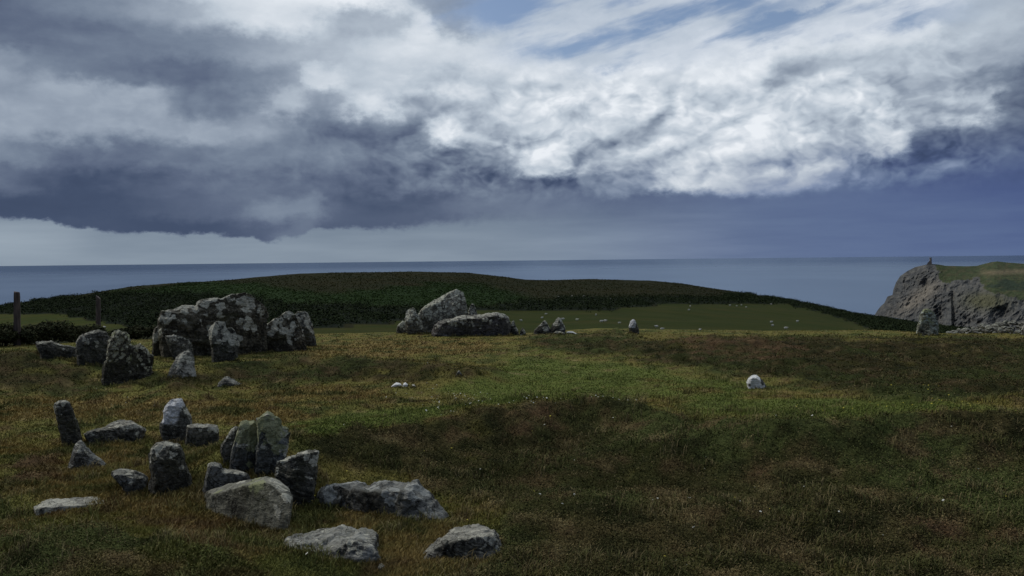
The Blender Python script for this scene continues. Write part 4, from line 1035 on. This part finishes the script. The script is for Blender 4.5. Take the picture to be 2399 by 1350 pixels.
# ------------------------------------------------------------------ tumbled wall on the right: single stones, copies of five kinds
def build_rubble():
    rs = np.random.RandomState(5); protos = []
    for i in range(5):
        _rock_seed[0] += 1
        me = bpy.data.meshes.new('rubble_stone'); bm = bmesh.new(); bmesh.ops.create_icosphere(bm, subdivisions=4, radius=0.5); bm.to_mesh(me); bm.free()
        V = np.empty(len(me.vertices) * 3, np.float32); me.vertices.foreach_get('co', V); V = V.reshape(-1, 3).astype(float)
        for _ in range(16):
            d = rs.normal(size=3); d /= np.linalg.norm(d); h = V @ d; c = h.max() * rs.uniform(0.6, 0.9); V -= np.maximum(0, h - c)[:, None] * d
        V *= np.array([[1.0, 0.75, 0.6]]); V += V * (0.12 * fbm3(V * 3, 4, 40 + i))[:, None]
        me.vertices.foreach_set('co', V.astype(np.float32).ravel()); me.polygons.foreach_set('use_smooth', np.ones(len(me.polygons), bool)); me.update()
        protos.append(me)
    mats = [MG, MC, MP]
    k = 0
    looks = ['pale', 'grey', 'speckled']
    for px in np.arange(2222, 2440, 3.4):
        ridge = np.interp(px, [2222, 2245, 2290, 2330, 2365, 2390, 2440], [779, 772, 766, 760, 752, 758, 756])
        for lay in range(3):
            if rs.rand() < 0.30: continue
            py = ridge + (783 - ridge) * (lay + rs.rand() * 0.9) / 3.0
            # the heap lies just over the brow: put each stone at a depth of its own
            dist = 27.5 + lay * -0.9 + rs.rand() * 1.2 + 0.6
            d = ray(px + rs.normal() * 2, py); q = dist / d[1]
            mi = rs.randint(3); me = protos[rs.randint(5)]
            nm = 'rubble_stone'
            me2 = me
            o = bpy.data.objects.new(nm, me2); COL.objects.link(o)
            o.location = (d[0] * q, d[1] * q, EYE + d[2] * q)
            s = rs.uniform(0.10, 0.24) * (1.0 if lay else 1.15); o.scale = (s * rs.uniform(0.9, 1.6), s, s * rs.uniform(0.7, 1.2)); o.rotation_euler = (rs.uniform(-.4, .4), rs.uniform(-.4, .4), rs.uniform(0, 6.28))
            if not me2.materials: me2.materials.append(mats[k % 3]); k += 1
            tag(o, 'rubble stone of the tumbled dry wall at the far right, pale with lichen', 'rubble stone', 'rubble stones of the tumbled wall')
            RUB.append(o)


RUB = []
build_rubble()


# ------------------------------------------------------------------ two weathered fence posts
def post(label, px, pt, pb, wpx, dist=None, broken=False):
    m, T, p = WOOD
    if dist is None:
        b = hit(px, pb)
    else:
        d = ray(px, pb); q = dist / d[1]; b = np.array([d[0] * q, d[1] * q, float(H(np.array([d[0] * q]), np.array([d[1] * q]))[0])])
    dep = math.hypot(b[0], b[1]); cs = b[1] / dep
    dt = ray(px, pt); q = b[1] / dt[1]; ztop = EYE + dt[2] * q
    w = wpx / F * b[1] / 2
    hgt = ztop - b[2] + 0.3
    bm = bmesh.new(); rs = np.random.RandomState(int(px))
    prev = None; n = 10
    for i in range(15):
        t = i / 14.0
        rad = w * (1.10 - 0.22 * t) * (1 + rs.normal() * 0.025)
        cur = []
        for a in range(n):
            an = 2 * math.pi * a / n; sq = 1.0 / max(abs(math.cos(an)), abs(math.sin(an))) ** 0.6
            zz = t * hgt + (rs.uniform(-0.04, 0.03) if i == 14 else 0) - (0.06 * (math.cos(an) + 1) if broken and i == 14 else 0)
            cur.append(bm.verts.new((rad * sq * math.cos(an) + 0.01 * rs.normal() * w * 8 * 0.1 - 0.02 * t, rad * sq * math.sin(an), zz)))
        if prev:
            for a in range(n): bm.faces.new((prev[a], prev[(a + 1) % n], cur[(a + 1) % n], cur[a]))
        prev = cur
    bm.faces.new(prev)
    me = bpy.data.meshes.new('fence_post'); bm.to_mesh(me); bm.free(); me.materials.append(m)
    o = bpy.data.objects.new('fence_post', me); COL.objects.link(o); o.location = (b[0], b[1], b[2] - 0.3); o.rotation_euler = (0, 0.03, 0.4)
    return tag(o, label, 'post', 'weathered fence posts')


WOOD = new_mat('weathered_wood')
_m, _T, _p = WOOD
_g = _T.node('ShaderNodeTexCoord').outputs['Object']
_T.put(_p.inputs['Base Color'], _T.mix((.045, .034, .030), (.13, .095, .08), _T.rng(_T.noise(_T.vmul(_g, (30, 30, 3.0)), 1.0, 5, 0.6)[0], 0.3, 0.7))); _p.inputs['Roughness'].default_value = 0.9
post('taller brown wooden post standing against the sea at the far left', 40, 685, 812, 15, dist=24.5)
post('thin rotten wooden post behind the broad dark stone, against the bracken slope', 230, 692, 790, 11, dist=29.0, broken=True)


# ------------------------------------------------------------------ leaves in bulk
def leaf_cloud(name, P, size, colA, colB, mat, rs, parent=None, up=0.5):
    """One triangle per leaf spray at points P, sizes given per point."""
    n = len(P); nrm = rs.normal(size=(n, 3)); nrm[:, 2] = np.abs(nrm[:, 2]) + up; nrm /= np.linalg.norm(nrm, axis=1)[:, None]
    t = np.cross(nrm, rs.normal(size=(n, 3))); t /= np.linalg.norm(t, axis=1)[:, None]; b = np.cross(nrm, t)
    s = size[:, None]
    V = np.stack([P - t * s * 0.55 - b * s * 0.3, P + t * s * 0.55 - b * s * 0.3 * rs.uniform(0.2, 1.5, (n, 1)), P + b * s * 0.7], 1).reshape(-1, 3)
    k = rs.rand(n, 1); c = np.array(colA)[None] * (1 - k) + np.array(colB)[None] * k
    return mesh_np(name, V, np.arange(3 * n).reshape(-1, 3), col=np.repeat(c, 3, 0), mat=mat, smooth=False, parent=parent)


LEAF, _, _ = plant_mat('gorse_leaf', var=0.2, scale=3.0)
BRAN, _T, _p = new_mat('gorse_wood'); _p.inputs['Base Color'].default_value = (.035, .028, .02, 1); _p.inputs['Roughness'].default_value = 0.9


def gorse_bush(label, px, py, dist, w, h, seed):
    rs = np.random.RandomState(seed)
    d = ray(px, py); q = dist / d[1]; x, y = d[0] * q, d[1] * q; z = float(H(np.array([x]), np.array([y]))[0])
    t = bpy.data.objects.new('gorse_bush', None); COL.objects.link(t); t.location = (x, y, z)
    tag(t, label, 'bush', 'gorse bushes behind the left post')
    n = 9000; lob = [(rs.uniform(-w, w) * 0.75, rs.uniform(-.6, .6), rs.uniform(0.35, 0.8) * h, rs.uniform(0.35, 0.6) * h) for _ in range(14)]
    P = []
    for a, b, c, r in lob:
        m = n // 14; v = rs.normal(size=(m, 3)); v /= np.linalg.norm(v, axis=1)[:, None]; rr = r * (rs.rand(m, 1) ** 0.35) * (1 + 0.25 * fbm3(v * 3 + a, 2, seed)[:, None])
        P.append(np.array([[a, b, c]]) + v * rr * np.array([[1.25, 1.0, 0.8]]))
    P = np.concatenate(P); P = P[P[:, 2] > 0.02]
    leaf_cloud('foliage', P, rs.uniform(0.03, 0.075, len(P)), (.036, .044, .022), (.070, .068, .036), LEAF, rs, parent=t)
    bm = bmesh.new()
    for a, b, c, r in lob:
        v0 = Vector((a * 0.3, b * 0.3, -0.1)); v1 = Vector((a, b, c))
        ax = (v1 - v0); L_ = ax.length
        mt = Matrix.Translation((v0 + v1) / 2) @ ax.to_track_quat('Z', 'Y').to_matrix().to_4x4()
        bmesh.ops.create_cone(bm, cap_ends=True, segments=6, radius1=0.03, radius2=0.012, depth=L_, matrix=mt)
    me = bpy.data.meshes.new('stems'); bm.to_mesh(me); bm.free(); me.materials.append(BRAN)
    o = bpy.data.objects.new('stems', me); COL.objects.link(o); o.parent = t


gorse_bush('dark gorse bush at the left edge, in front of the tall post', 5, 812, 24.2, 0.75, 0.52, 3)
gorse_bush('dark gorse bush right of the tall post, with a tuft on top', 100, 812, 26.0, 0.85, 0.60, 4)
gorse_bush('low dark gorse bush behind the low dark boulder and the thin post', 190, 808, 27.5, 1.0, 0.50, 6)
gorse_bush('low dark gorse bush between the double-humped stone and the far cist', 318, 806, 29.0, 0.8, 0.42, 8)


# ------------------------------------------------------------------ gorse and bracken on the hill
def hill_cover(name, MASK, n, h, size, cA, cB, seed, thr=0.5):
    rs = np.random.RandomState(seed)
    az = rs.uniform(-0.62, 0.62, n); r = np.sqrt(rs.uniform(110 ** 2, 720 ** 2, n))
    x, y = r * np.sin(az), r * np.cos(az); z = H(x, y); px, py = proj(x, y, z)
    wob = fbm2(x / 30, y / 30, 4, 5)
    m = samp(MASK, px + wob * 14 + rs.normal(0, 5, n), py + wob * 4 + rs.normal(0, 2.0, n))
    dens = 0.55 + 0.45 * fbm2(x / 14, y / 14, 3, 88)
    k = (m > thr) & (rs.rand(n) < dens * 1.2)
    x, y, z = x[k], y[k], z[k]
    nb = len(x); per = 7
    bh = h * rs.uniform(0.5, 1.15, nb) * (1 + 0.5 * fbm2(x / 18, y / 18, 3, 77))
    off = rs.normal(size=(nb, per, 3)) * np.array([0.75, 0.75, 0.30]) * bh[:, None, None]
    off[:, :, 2] = np.abs(off[:, :, 2]) + rs.uniform(0.1, 0.75, (nb, per)) * bh[:, None]
    P = (np.stack([x, y, z], 1)[:, None] + off).reshape(-1, 3)
    o = leaf_cloud(name, P, size * rs.uniform(0.6, 1.3, len(P)), cA, cB, LEAF, rs, up=0.6)
    tag(o, kind='stuff')


hill_cover('gorse', GORSE, 150000, 1.3, 0.55, (.018, .026, .0115), (.027, .037, .0155), 21)
hill_cover('bracken', BRACK, 150000, 0.35, 0.36, (.020, .037, .0105), (.026, .044, .0125), 22)


HILLM = raster([[(-1600, 735), (100, 702), (300, 674), (560, 655), (850, 639), (1000, 638), (1200, 651), (1400, 658), (1600, 667), (1760, 692), (1600, 699), (1400, 697), (1240, 700), (1000, 668), (760, 690), (560, 662), (300, 690), (100, 712)]], (16, 6))
hill_cover('heath_scrub', HILLM, 90000, 0.20, 0.34, (.023, .028, .0080), (.032, .033, .0098), 23, thr=0.35)


# ------------------------------------------------------------------ sheep far off on the fields
def sheep_mesh():
    bm = bmesh.new()
    def add(p): return bm.verts.new(p)
    pts = [(-0.50, 0, 0.62), (-0.30, 0, 0.66), (0.0, 0, 0.66), (0.30, 0, 0.66), (0.48, 0, 0.70), (0.62, 0, 0.82), (0.78, 0, 0.78), (0.88, 0, 0.70)]
    rad = [(0.17, 0.2), (0.24, 0.27), (0.26, 0.29), (0.24, 0.26), (0.17, 0.18), (0.11, 0.12), (0.10, 0.10), (0.055, 0.055)]
    vs = [add(p) for p in pts]
    for a, b in zip(vs[:-1], vs[1:]): bm.edges.new((a, b))
    R = list(rad)
    def chain(root, ps, rr):
        prev = root
        for p, r in zip(ps, rr):
            v = add(p); bm.edges.new((prev, v)); R.append((r, r)); prev = v
    for s in (-1, 1):
        chain(vs[1], [(-0.34, s * 0.13, 0.48), (-0.36, s * 0.14, 0.30), (-0.33, s * 0.14, 0.16), (-0.35, s * 0.14, 0.02)], [0.10, 0.055, 0.04, 0.045])
        chain(vs[3], [(0.32, s * 0.12, 0.46), (0.32, s * 0.12, 0.26), (0.31, s * 0.12, 0.02)], [0.085, 0.045, 0.045])
        chain(vs[6], [(0.73, s * 0.13, 0.84), (0.70, s * 0.20, 0.82)], [0.045, 0.02])
    chain(vs[0], [(-0.60, 0, 0.56), (-0.63, 0, 0.42)], [0.05, 0.03])
    me = bpy.data.meshes.new('sheep'); bm.to_mesh(me); bm.free()
    tmp = bpy.data.objects.new('tmp', me); COL.objects.link(tmp)
    tmp.modifiers.new('s', 'SKIN')
    sk = me.skin_vertices[0].data
    for i, r in enumerate(R): sk[i].radius = r; sk[i].use_root = (i == 2)
    ss = tmp.modifiers.new('d', 'SUBSURF'); ss.levels = 2
    m2 = bpy.data.meshes.new_from_object(tmp.evaluated_get(bpy.context.evaluated_depsgraph_get()))
    bpy.data.objects.remove(tmp); bpy.data.meshes.remove(me)
    m2.polygons.foreach_set('use_smooth', np.ones(len(m2.polygons), bool)); m2.name = 'sheep'
    m, T, p = new_mat('fleece'); q = T.node('ShaderNodeTexCoord').outputs['Object']; s = T.sep(q)
    face = T.m('MAXIMUM', T.rng(s[0], 0.66, 0.70), T.rng(s[2], 0.36, 0.32))
    T.put(p.inputs['Base Color'], T.mix(T.mix((.55, .53, .47), (.72, .70, .64), T.noise(q, 9, 3)[0]), (.20, .18, .16), T.mul(face, 0.7))); p.inputs['Roughness'].default_value = 0.95
    m2.materials.append(m)
    return m2


def far_hit(px, py):
    d = ray(px, py); k = np.linspace(120, 700, 8000)
    z = EYE + d[2] * k - H(d[0] * k, d[1] * k)
    if not np.any(z < 0): return None
    i = np.argmax(z < 0); return d[0] * k[i], d[1] * k[i], EYE + d[2] * k[i]


SHEEP = [(1279, 737), (1221, 752), (1319, 749), (1352, 750), (1396, 739), (1409, 755), (1418, 754), (1451, 758), (1538, 767), (1551, 773), (1615, 709), (1617, 718), (1614, 727), (1710, 716), (1726, 717), (1737, 715), (1748, 720), (1807, 713), (1868, 754), (1807, 756), (1810, 764), (1841, 771), (1640, 776), (1309, 696), (1340, 695), (1367, 695), (1430, 701), (186, 768), (245, 768), (1270, 746)]
_sm = sheep_mesh(); _rs = np.random.RandomState(2)
for _i, (_px, _py) in enumerate(SHEEP):
    _h = far_hit(_px, _py + 1.5)
    if _h is None: continue
    _o = bpy.data.objects.new('sheep', _sm); COL.objects.link(_o); _o.location = (_h[0], _h[1], float(H(np.array([_h[0]]), np.array([_h[1]]))[0]) - 0.01)
    _o.rotation_euler = (0, 0, _rs.choice([0.0, math.pi]) + _rs.normal() * 0.5); _s = _rs.uniform(0.68, 0.9); _o.scale = (_s, _s, _s)
    tag(_o, 'white sheep grazing on the brown slope just above the gorse band' if 1300 < _px < 1435 and _py < 702 else ('white sheep grazing on the small field behind the far cist at the left' if _px < 400 else 'white sheep, a small pale dot grazing on the field below the hill'), 'sheep', 'sheep above the gorse band' if 1300 < _px < 1435 and _py < 702 else ('sheep on the left field' if _px < 400 else 'sheep grazing on the field below the hill'))


# ------------------------------------------------------------------ turf, heather and flowers: blades, one by one
def build_blades():
    rs = np.random.RandomState(99); n = 1300000
    az = rs.uniform(-0.62, 0.62, n)
    py = rs.uniform(0, 1, n) ** 0.9
    dep = 2.2 * F / (168 + py * (1120 - 168))
    r = dep / np.cos(az) * rs.uniform(0.97, 1.03, n)
    te = np.interp(az, E_A, E_T)
    r = np.minimum(r, EYE / te + 4.0)
    x, y = r * np.sin(az), r * np.cos(az)
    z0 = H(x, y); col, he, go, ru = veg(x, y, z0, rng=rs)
    z = z0 + hummock(x, y, veg(x, y, z0)[1])
    tall = fbm2(x / 0.6, y / 0.6, 3, 113)
    hgt = (0.012 + 0.012 * np.clip(tall + 0.3, 0, 1)) * (1 - he) + he * (0.035 + 0.04 * np.clip(tall + 0.4, 0, 1)) + go * 0.018
    hgt = hgt * rs.uniform(0.5, 1.5, n) * (0.8 + r * 0.012)
    wid = (0.0028 + 0.00052 * r) * rs.uniform(0.7, 1.4, n)
    # longer grass where stones shelter it
    for L, R, th, sz in ROCKS:
        c = (L + R) / 2; w = np.hypot(*(R - L)[:2]) / 2 + 0.12
        near = np.abs(x - c[0]) + np.abs(y - c[1]) < w * 2 + th + 0.6
        if not near.any(): continue
        i = np.where(near)[0]
        vx, vy = (R - L)[:2]; q = vx * vx + vy * vy + 1e-6
        t = np.clip(((x[i] - L[0]) * vx + (y[i] - L[1]) * vy) / q, 0, 1)
        dd = np.hypot(x[i] - L[0] - t * vx, y[i] - L[1] - t * vy)
        f = np.exp(-(dd / 0.12) ** 2) * rs.uniform(0.0, 1, len(i))
        hgt[i] += f * 0.03 * min(1.0, sz + 0.3)
        straw = np.array([.17, .125, .06]) * (0.6 + 0.5 * rs.rand(len(i)))[:, None]
        g = (f * 0.55 * (rs.rand(len(i)) < 0.5))[:, None]
        col[i] = col[i] * (1 - g) + straw * g
    isH = he + rs.normal(0, 0.12, n) > 0.5
    an = rs.uniform(0, 2 * math.pi, n); lean = rs.uniform(0.2, 1.5, n) * hgt
    dirx, diry = np.cos(an), np.sin(an)
    la = rs.uniform(0, 2 * math.pi, n)
    tx = x + np.cos(la) * lean + 0.25 * hgt; ty = y + np.sin(la) * lean
    lift = 0.006
    V = np.stack([np.stack([x - dirx * wid, y - diry * wid, z - lift], 1), np.stack([x + dirx * wid, y + diry * wid, z - lift], 1), np.stack([tx, ty, z + hgt], 1)], 1)
    # heather: short leafy sprays at all heights and angles instead of blades
    nh = int(isH.sum()); P = np.stack([x, y, z], 1)[isH]; P[:, 2] += hgt[isH] * rs.uniform(0, 0.9, nh); sz = (wid[isH] * 1.35)[:, None]
    nm_ = rs.normal(size=(nh, 3)); nm_[:, 2] = np.abs(nm_[:, 2]) + 0.7; nm_ /= np.linalg.norm(nm_, axis=1)[:, None]
    t_ = np.cross(nm_, rs.normal(size=(nh, 3))); t_ /= np.linalg.norm(t_, axis=1)[:, None]; b_ = np.cross(nm_, t_)
    V[isH] = np.stack([P - t_ * sz * 0.6 - b_ * sz * 0.5, P + t_ * sz * 0.6 - b_ * sz * 0.5, P + b_ * sz * 0.9], 1)
    # tussocks: loose sprays of longer grass, standing clear of the turf
    nc = 3000; ca = rs.uniform(-0.6, 0.6, nc); cd = 2.2 * F / rs.uniform(230, 1100, nc); cd = cd / np.cos(ca)
    cx, cy = cd * np.sin(ca), cd * np.cos(ca); keep = fbm2(cx / 1.6, cy / 1.6, 3, 201) > -0.05; cx, cy = cx[keep], cy[keep]; nc = len(cx)
    per = 26; tw = rs.uniform(0.03, 0.09, nc); th = rs.uniform(0.045, 0.11, nc)
    bx = (cx[:, None] + rs.normal(size=(nc, per)) * tw[:, None]).ravel(); by = (cy[:, None] + rs.normal(size=(nc, per)) * tw[:, None]).ravel()
    bz0 = H(bx, by); bcol, bhe, _, _ = veg(bx, by, bz0); bz = bz0 + hummock(bx, by, bhe)
    bh = np.repeat(th, per) * rs.uniform(0.4, 1.1, nc * per); ba = rs.uniform(0, 6.283, nc * per); bl = bh * rs.uniform(0.2, 1.1, nc * per); bw = (0.0014 + 0.00026 * np.hypot(bx, by))
    pal = np.array([[.27, .215, .110], [.145, .150, .055], [.105, .120, .042], [.17, .125, .065]])[np.repeat(rs.randint(0, 4, nc), per)] * rs.uniform(0.75, 1.2, (nc * per, 1))
    TC = pal * 0.6 + bcol * 0.4
    fx, fy, fh = [], [], []
    for L, R, thk, szz in ROCKS:
        wd = np.hypot(*(R - L)[:2]); m_ = int(60 + 260 * wd); t_ = rs.uniform(-0.06, 1.06, m_)
        p_ = L[None, :2] + (R - L)[None, :2] * t_[:, None]; toc = -p_ / np.linalg.norm(p_, axis=1)[:, None]
        lump = np.clip(0.5 + 0.9 * fbm2(p_[:, 0] / 0.16, p_[:, 1] / 0.16, 2, 211), 0.1, 1.3)
        p_ = p_ + toc * rs.uniform(-0.06, 0.10, m_)[:, None]
        fx.append(p_[:, 0]); fy.append(p_[:, 1]); fh.append(lump * min(0.11, 0.03 + 0.10 * szz) * rs.uniform(0.4, 1.1, m_))
    fx, fy, fh = np.concatenate(fx), np.concatenate(fy), np.concatenate(fh); fz0 = H(fx, fy); fcol, fhe, _, _ = veg(fx, fy, fz0)
    nf = len(fx); fp = np.array([[.22, .165, .085], [.15, .135, .055], [.10, .105, .042]])[rs.randint(0, 3, nf)] * rs.uniform(0.7, 1.15, (nf, 1))
    bx = np.concatenate([bx, fx]); by = np.concatenate([by, fy]); bz = np.concatenate([bz, fz0 + hummock(fx, fy, fhe)]); bh = np.concatenate([bh, fh])
    fa = rs.uniform(0, 6.283, nf); ba = np.concatenate([ba, fa]); bl = np.concatenate([bl, fh * rs.uniform(0.1, 0.9, nf)]); bw = (0.0014 + 0.00028 * np.hypot(bx, by))
    TC = np.concatenate([TC, fp * 0.65 + fcol * 0.35])
    dx_, dy_ = np.cos(ba + 1.57) * bw, np.sin(ba + 1.57) * bw
    mxp, myp = bx + np.cos(ba) * bl * 0.35, by + np.sin(ba) * bl * 0.35
    q0 = np.stack([bx - dx_, by - dy_, bz - 0.01], 1); q1 = np.stack([bx + dx_, by + dy_, bz - 0.01], 1)
    q2 = np.stack([mxp + dx_ * .7, myp + dy_ * .7, bz + bh * 0.7], 1); q3 = np.stack([mxp - dx_ * .7, myp - dy_ * .7, bz + bh * 0.7], 1)
    q4 = np.stack([bx + np.cos(ba) * bl, by + np.sin(ba) * bl, bz + bh], 1)
    TV = np.concatenate([np.stack([q0, q1, q2], 1), np.stack([q0, q2, q3], 1), np.stack([q3, q2, q4], 1)], 0); TCC = np.concatenate([TC, TC, TC], 0)
    v = 1 + rs.uniform(-0.17, 0.17, (n, 1)) * (0.55 + 0.45 * he[:, None]); col = col * v
    dead = rs.rand(n) < 0.05
    col[dead] = col[dead] * 0.4 + np.array([.20, .155, .085]) * 0.6
    C3 = np.repeat(np.concatenate([col, TCC])[:, None], 3, 1); V = np.concatenate([V, TV]); isH = np.concatenate([isH, np.zeros(len(TV), bool)])
    m, T, p = plant_mat('grass_blade', var=0.12, scale=30.0)
    for nm, k in (('grass', ~isH), ('heather', isH)):
        Vk = V[k].reshape(-1, 3); Ck = C3[k].reshape(-1, 3)
        o = mesh_np(nm, Vk, np.arange(len(Vk)).reshape(-1, 3), col=Ck, mat=m, smooth=False)
        tag(o, kind='stuff')


build_blades()


def flowers(name, spots, colr, seed, size, hh):
    rs = np.random.RandomState(seed); V = []; Fc = []
    for px, py, sx, sy, n in spots:
        for _ in range(n):
            a, b = px + rs.normal() * sx, py + rs.normal() * sy
            P = hit(a, b); gz = float(ground_z(np.array([P[0]]), np.array([P[1]]))[0])
            c = np.array([P[0], P[1], gz + hh * rs.uniform(0.6, 1.2)]); s = size * rs.uniform(0.6, 1.3)
            tl = rs.normal(0, 0.35, 2); k = len(V)
            V.append(c + np.array([0, 0, s * 0.18]))
            for i in range(10):
                t = i * math.pi / 5; rr = s * (1.0 if i % 2 == 0 else 0.72)
                V.append(c + np.array([rr * math.cos(t), rr * math.sin(t), rr * (math.cos(t) * tl[0] + math.sin(t) * tl[1])]))
            for i in range(10): Fc.append((k, k + 1 + i, k + 1 + (i + 1) % 10))
    m, T, p = new_mat(name); p.inputs['Base Color'].default_value = colr; p.inputs['Roughness'].default_value = 0.8
    tag(mesh_np(name, np.array(V), np.array(Fc), mat=m, smooth=False), kind='stuff')


flowers('daisies', [(1060, 935, 45, 8, 46), (1100, 940, 20, 5, 20), (1240, 948, 40, 8, 22), (1440, 942, 35, 5, 18), (1010, 925, 60, 12, 14), (1050, 968, 40, 8, 10), (300, 945, 80, 14, 12), (1000, 1050, 400, 100, 14), (1900, 1100, 350, 110, 18), (1120, 842, 200, 30, 8), (1700, 1180, 500, 90, 12)], (.55, .55, .48, 1), 31, 0.010, 0.04)
flowers('yellow_tormentil', [(2200, 945, 50, 7, 26), (2150, 915, 40, 6, 10), (2050, 955, 60, 8, 10), (1870, 955, 30, 8, 4), (1700, 1150, 500, 110, 24), (750, 1150, 100, 40, 6)], (.45, .38, .03, 1), 32, 0.010, 0.04)
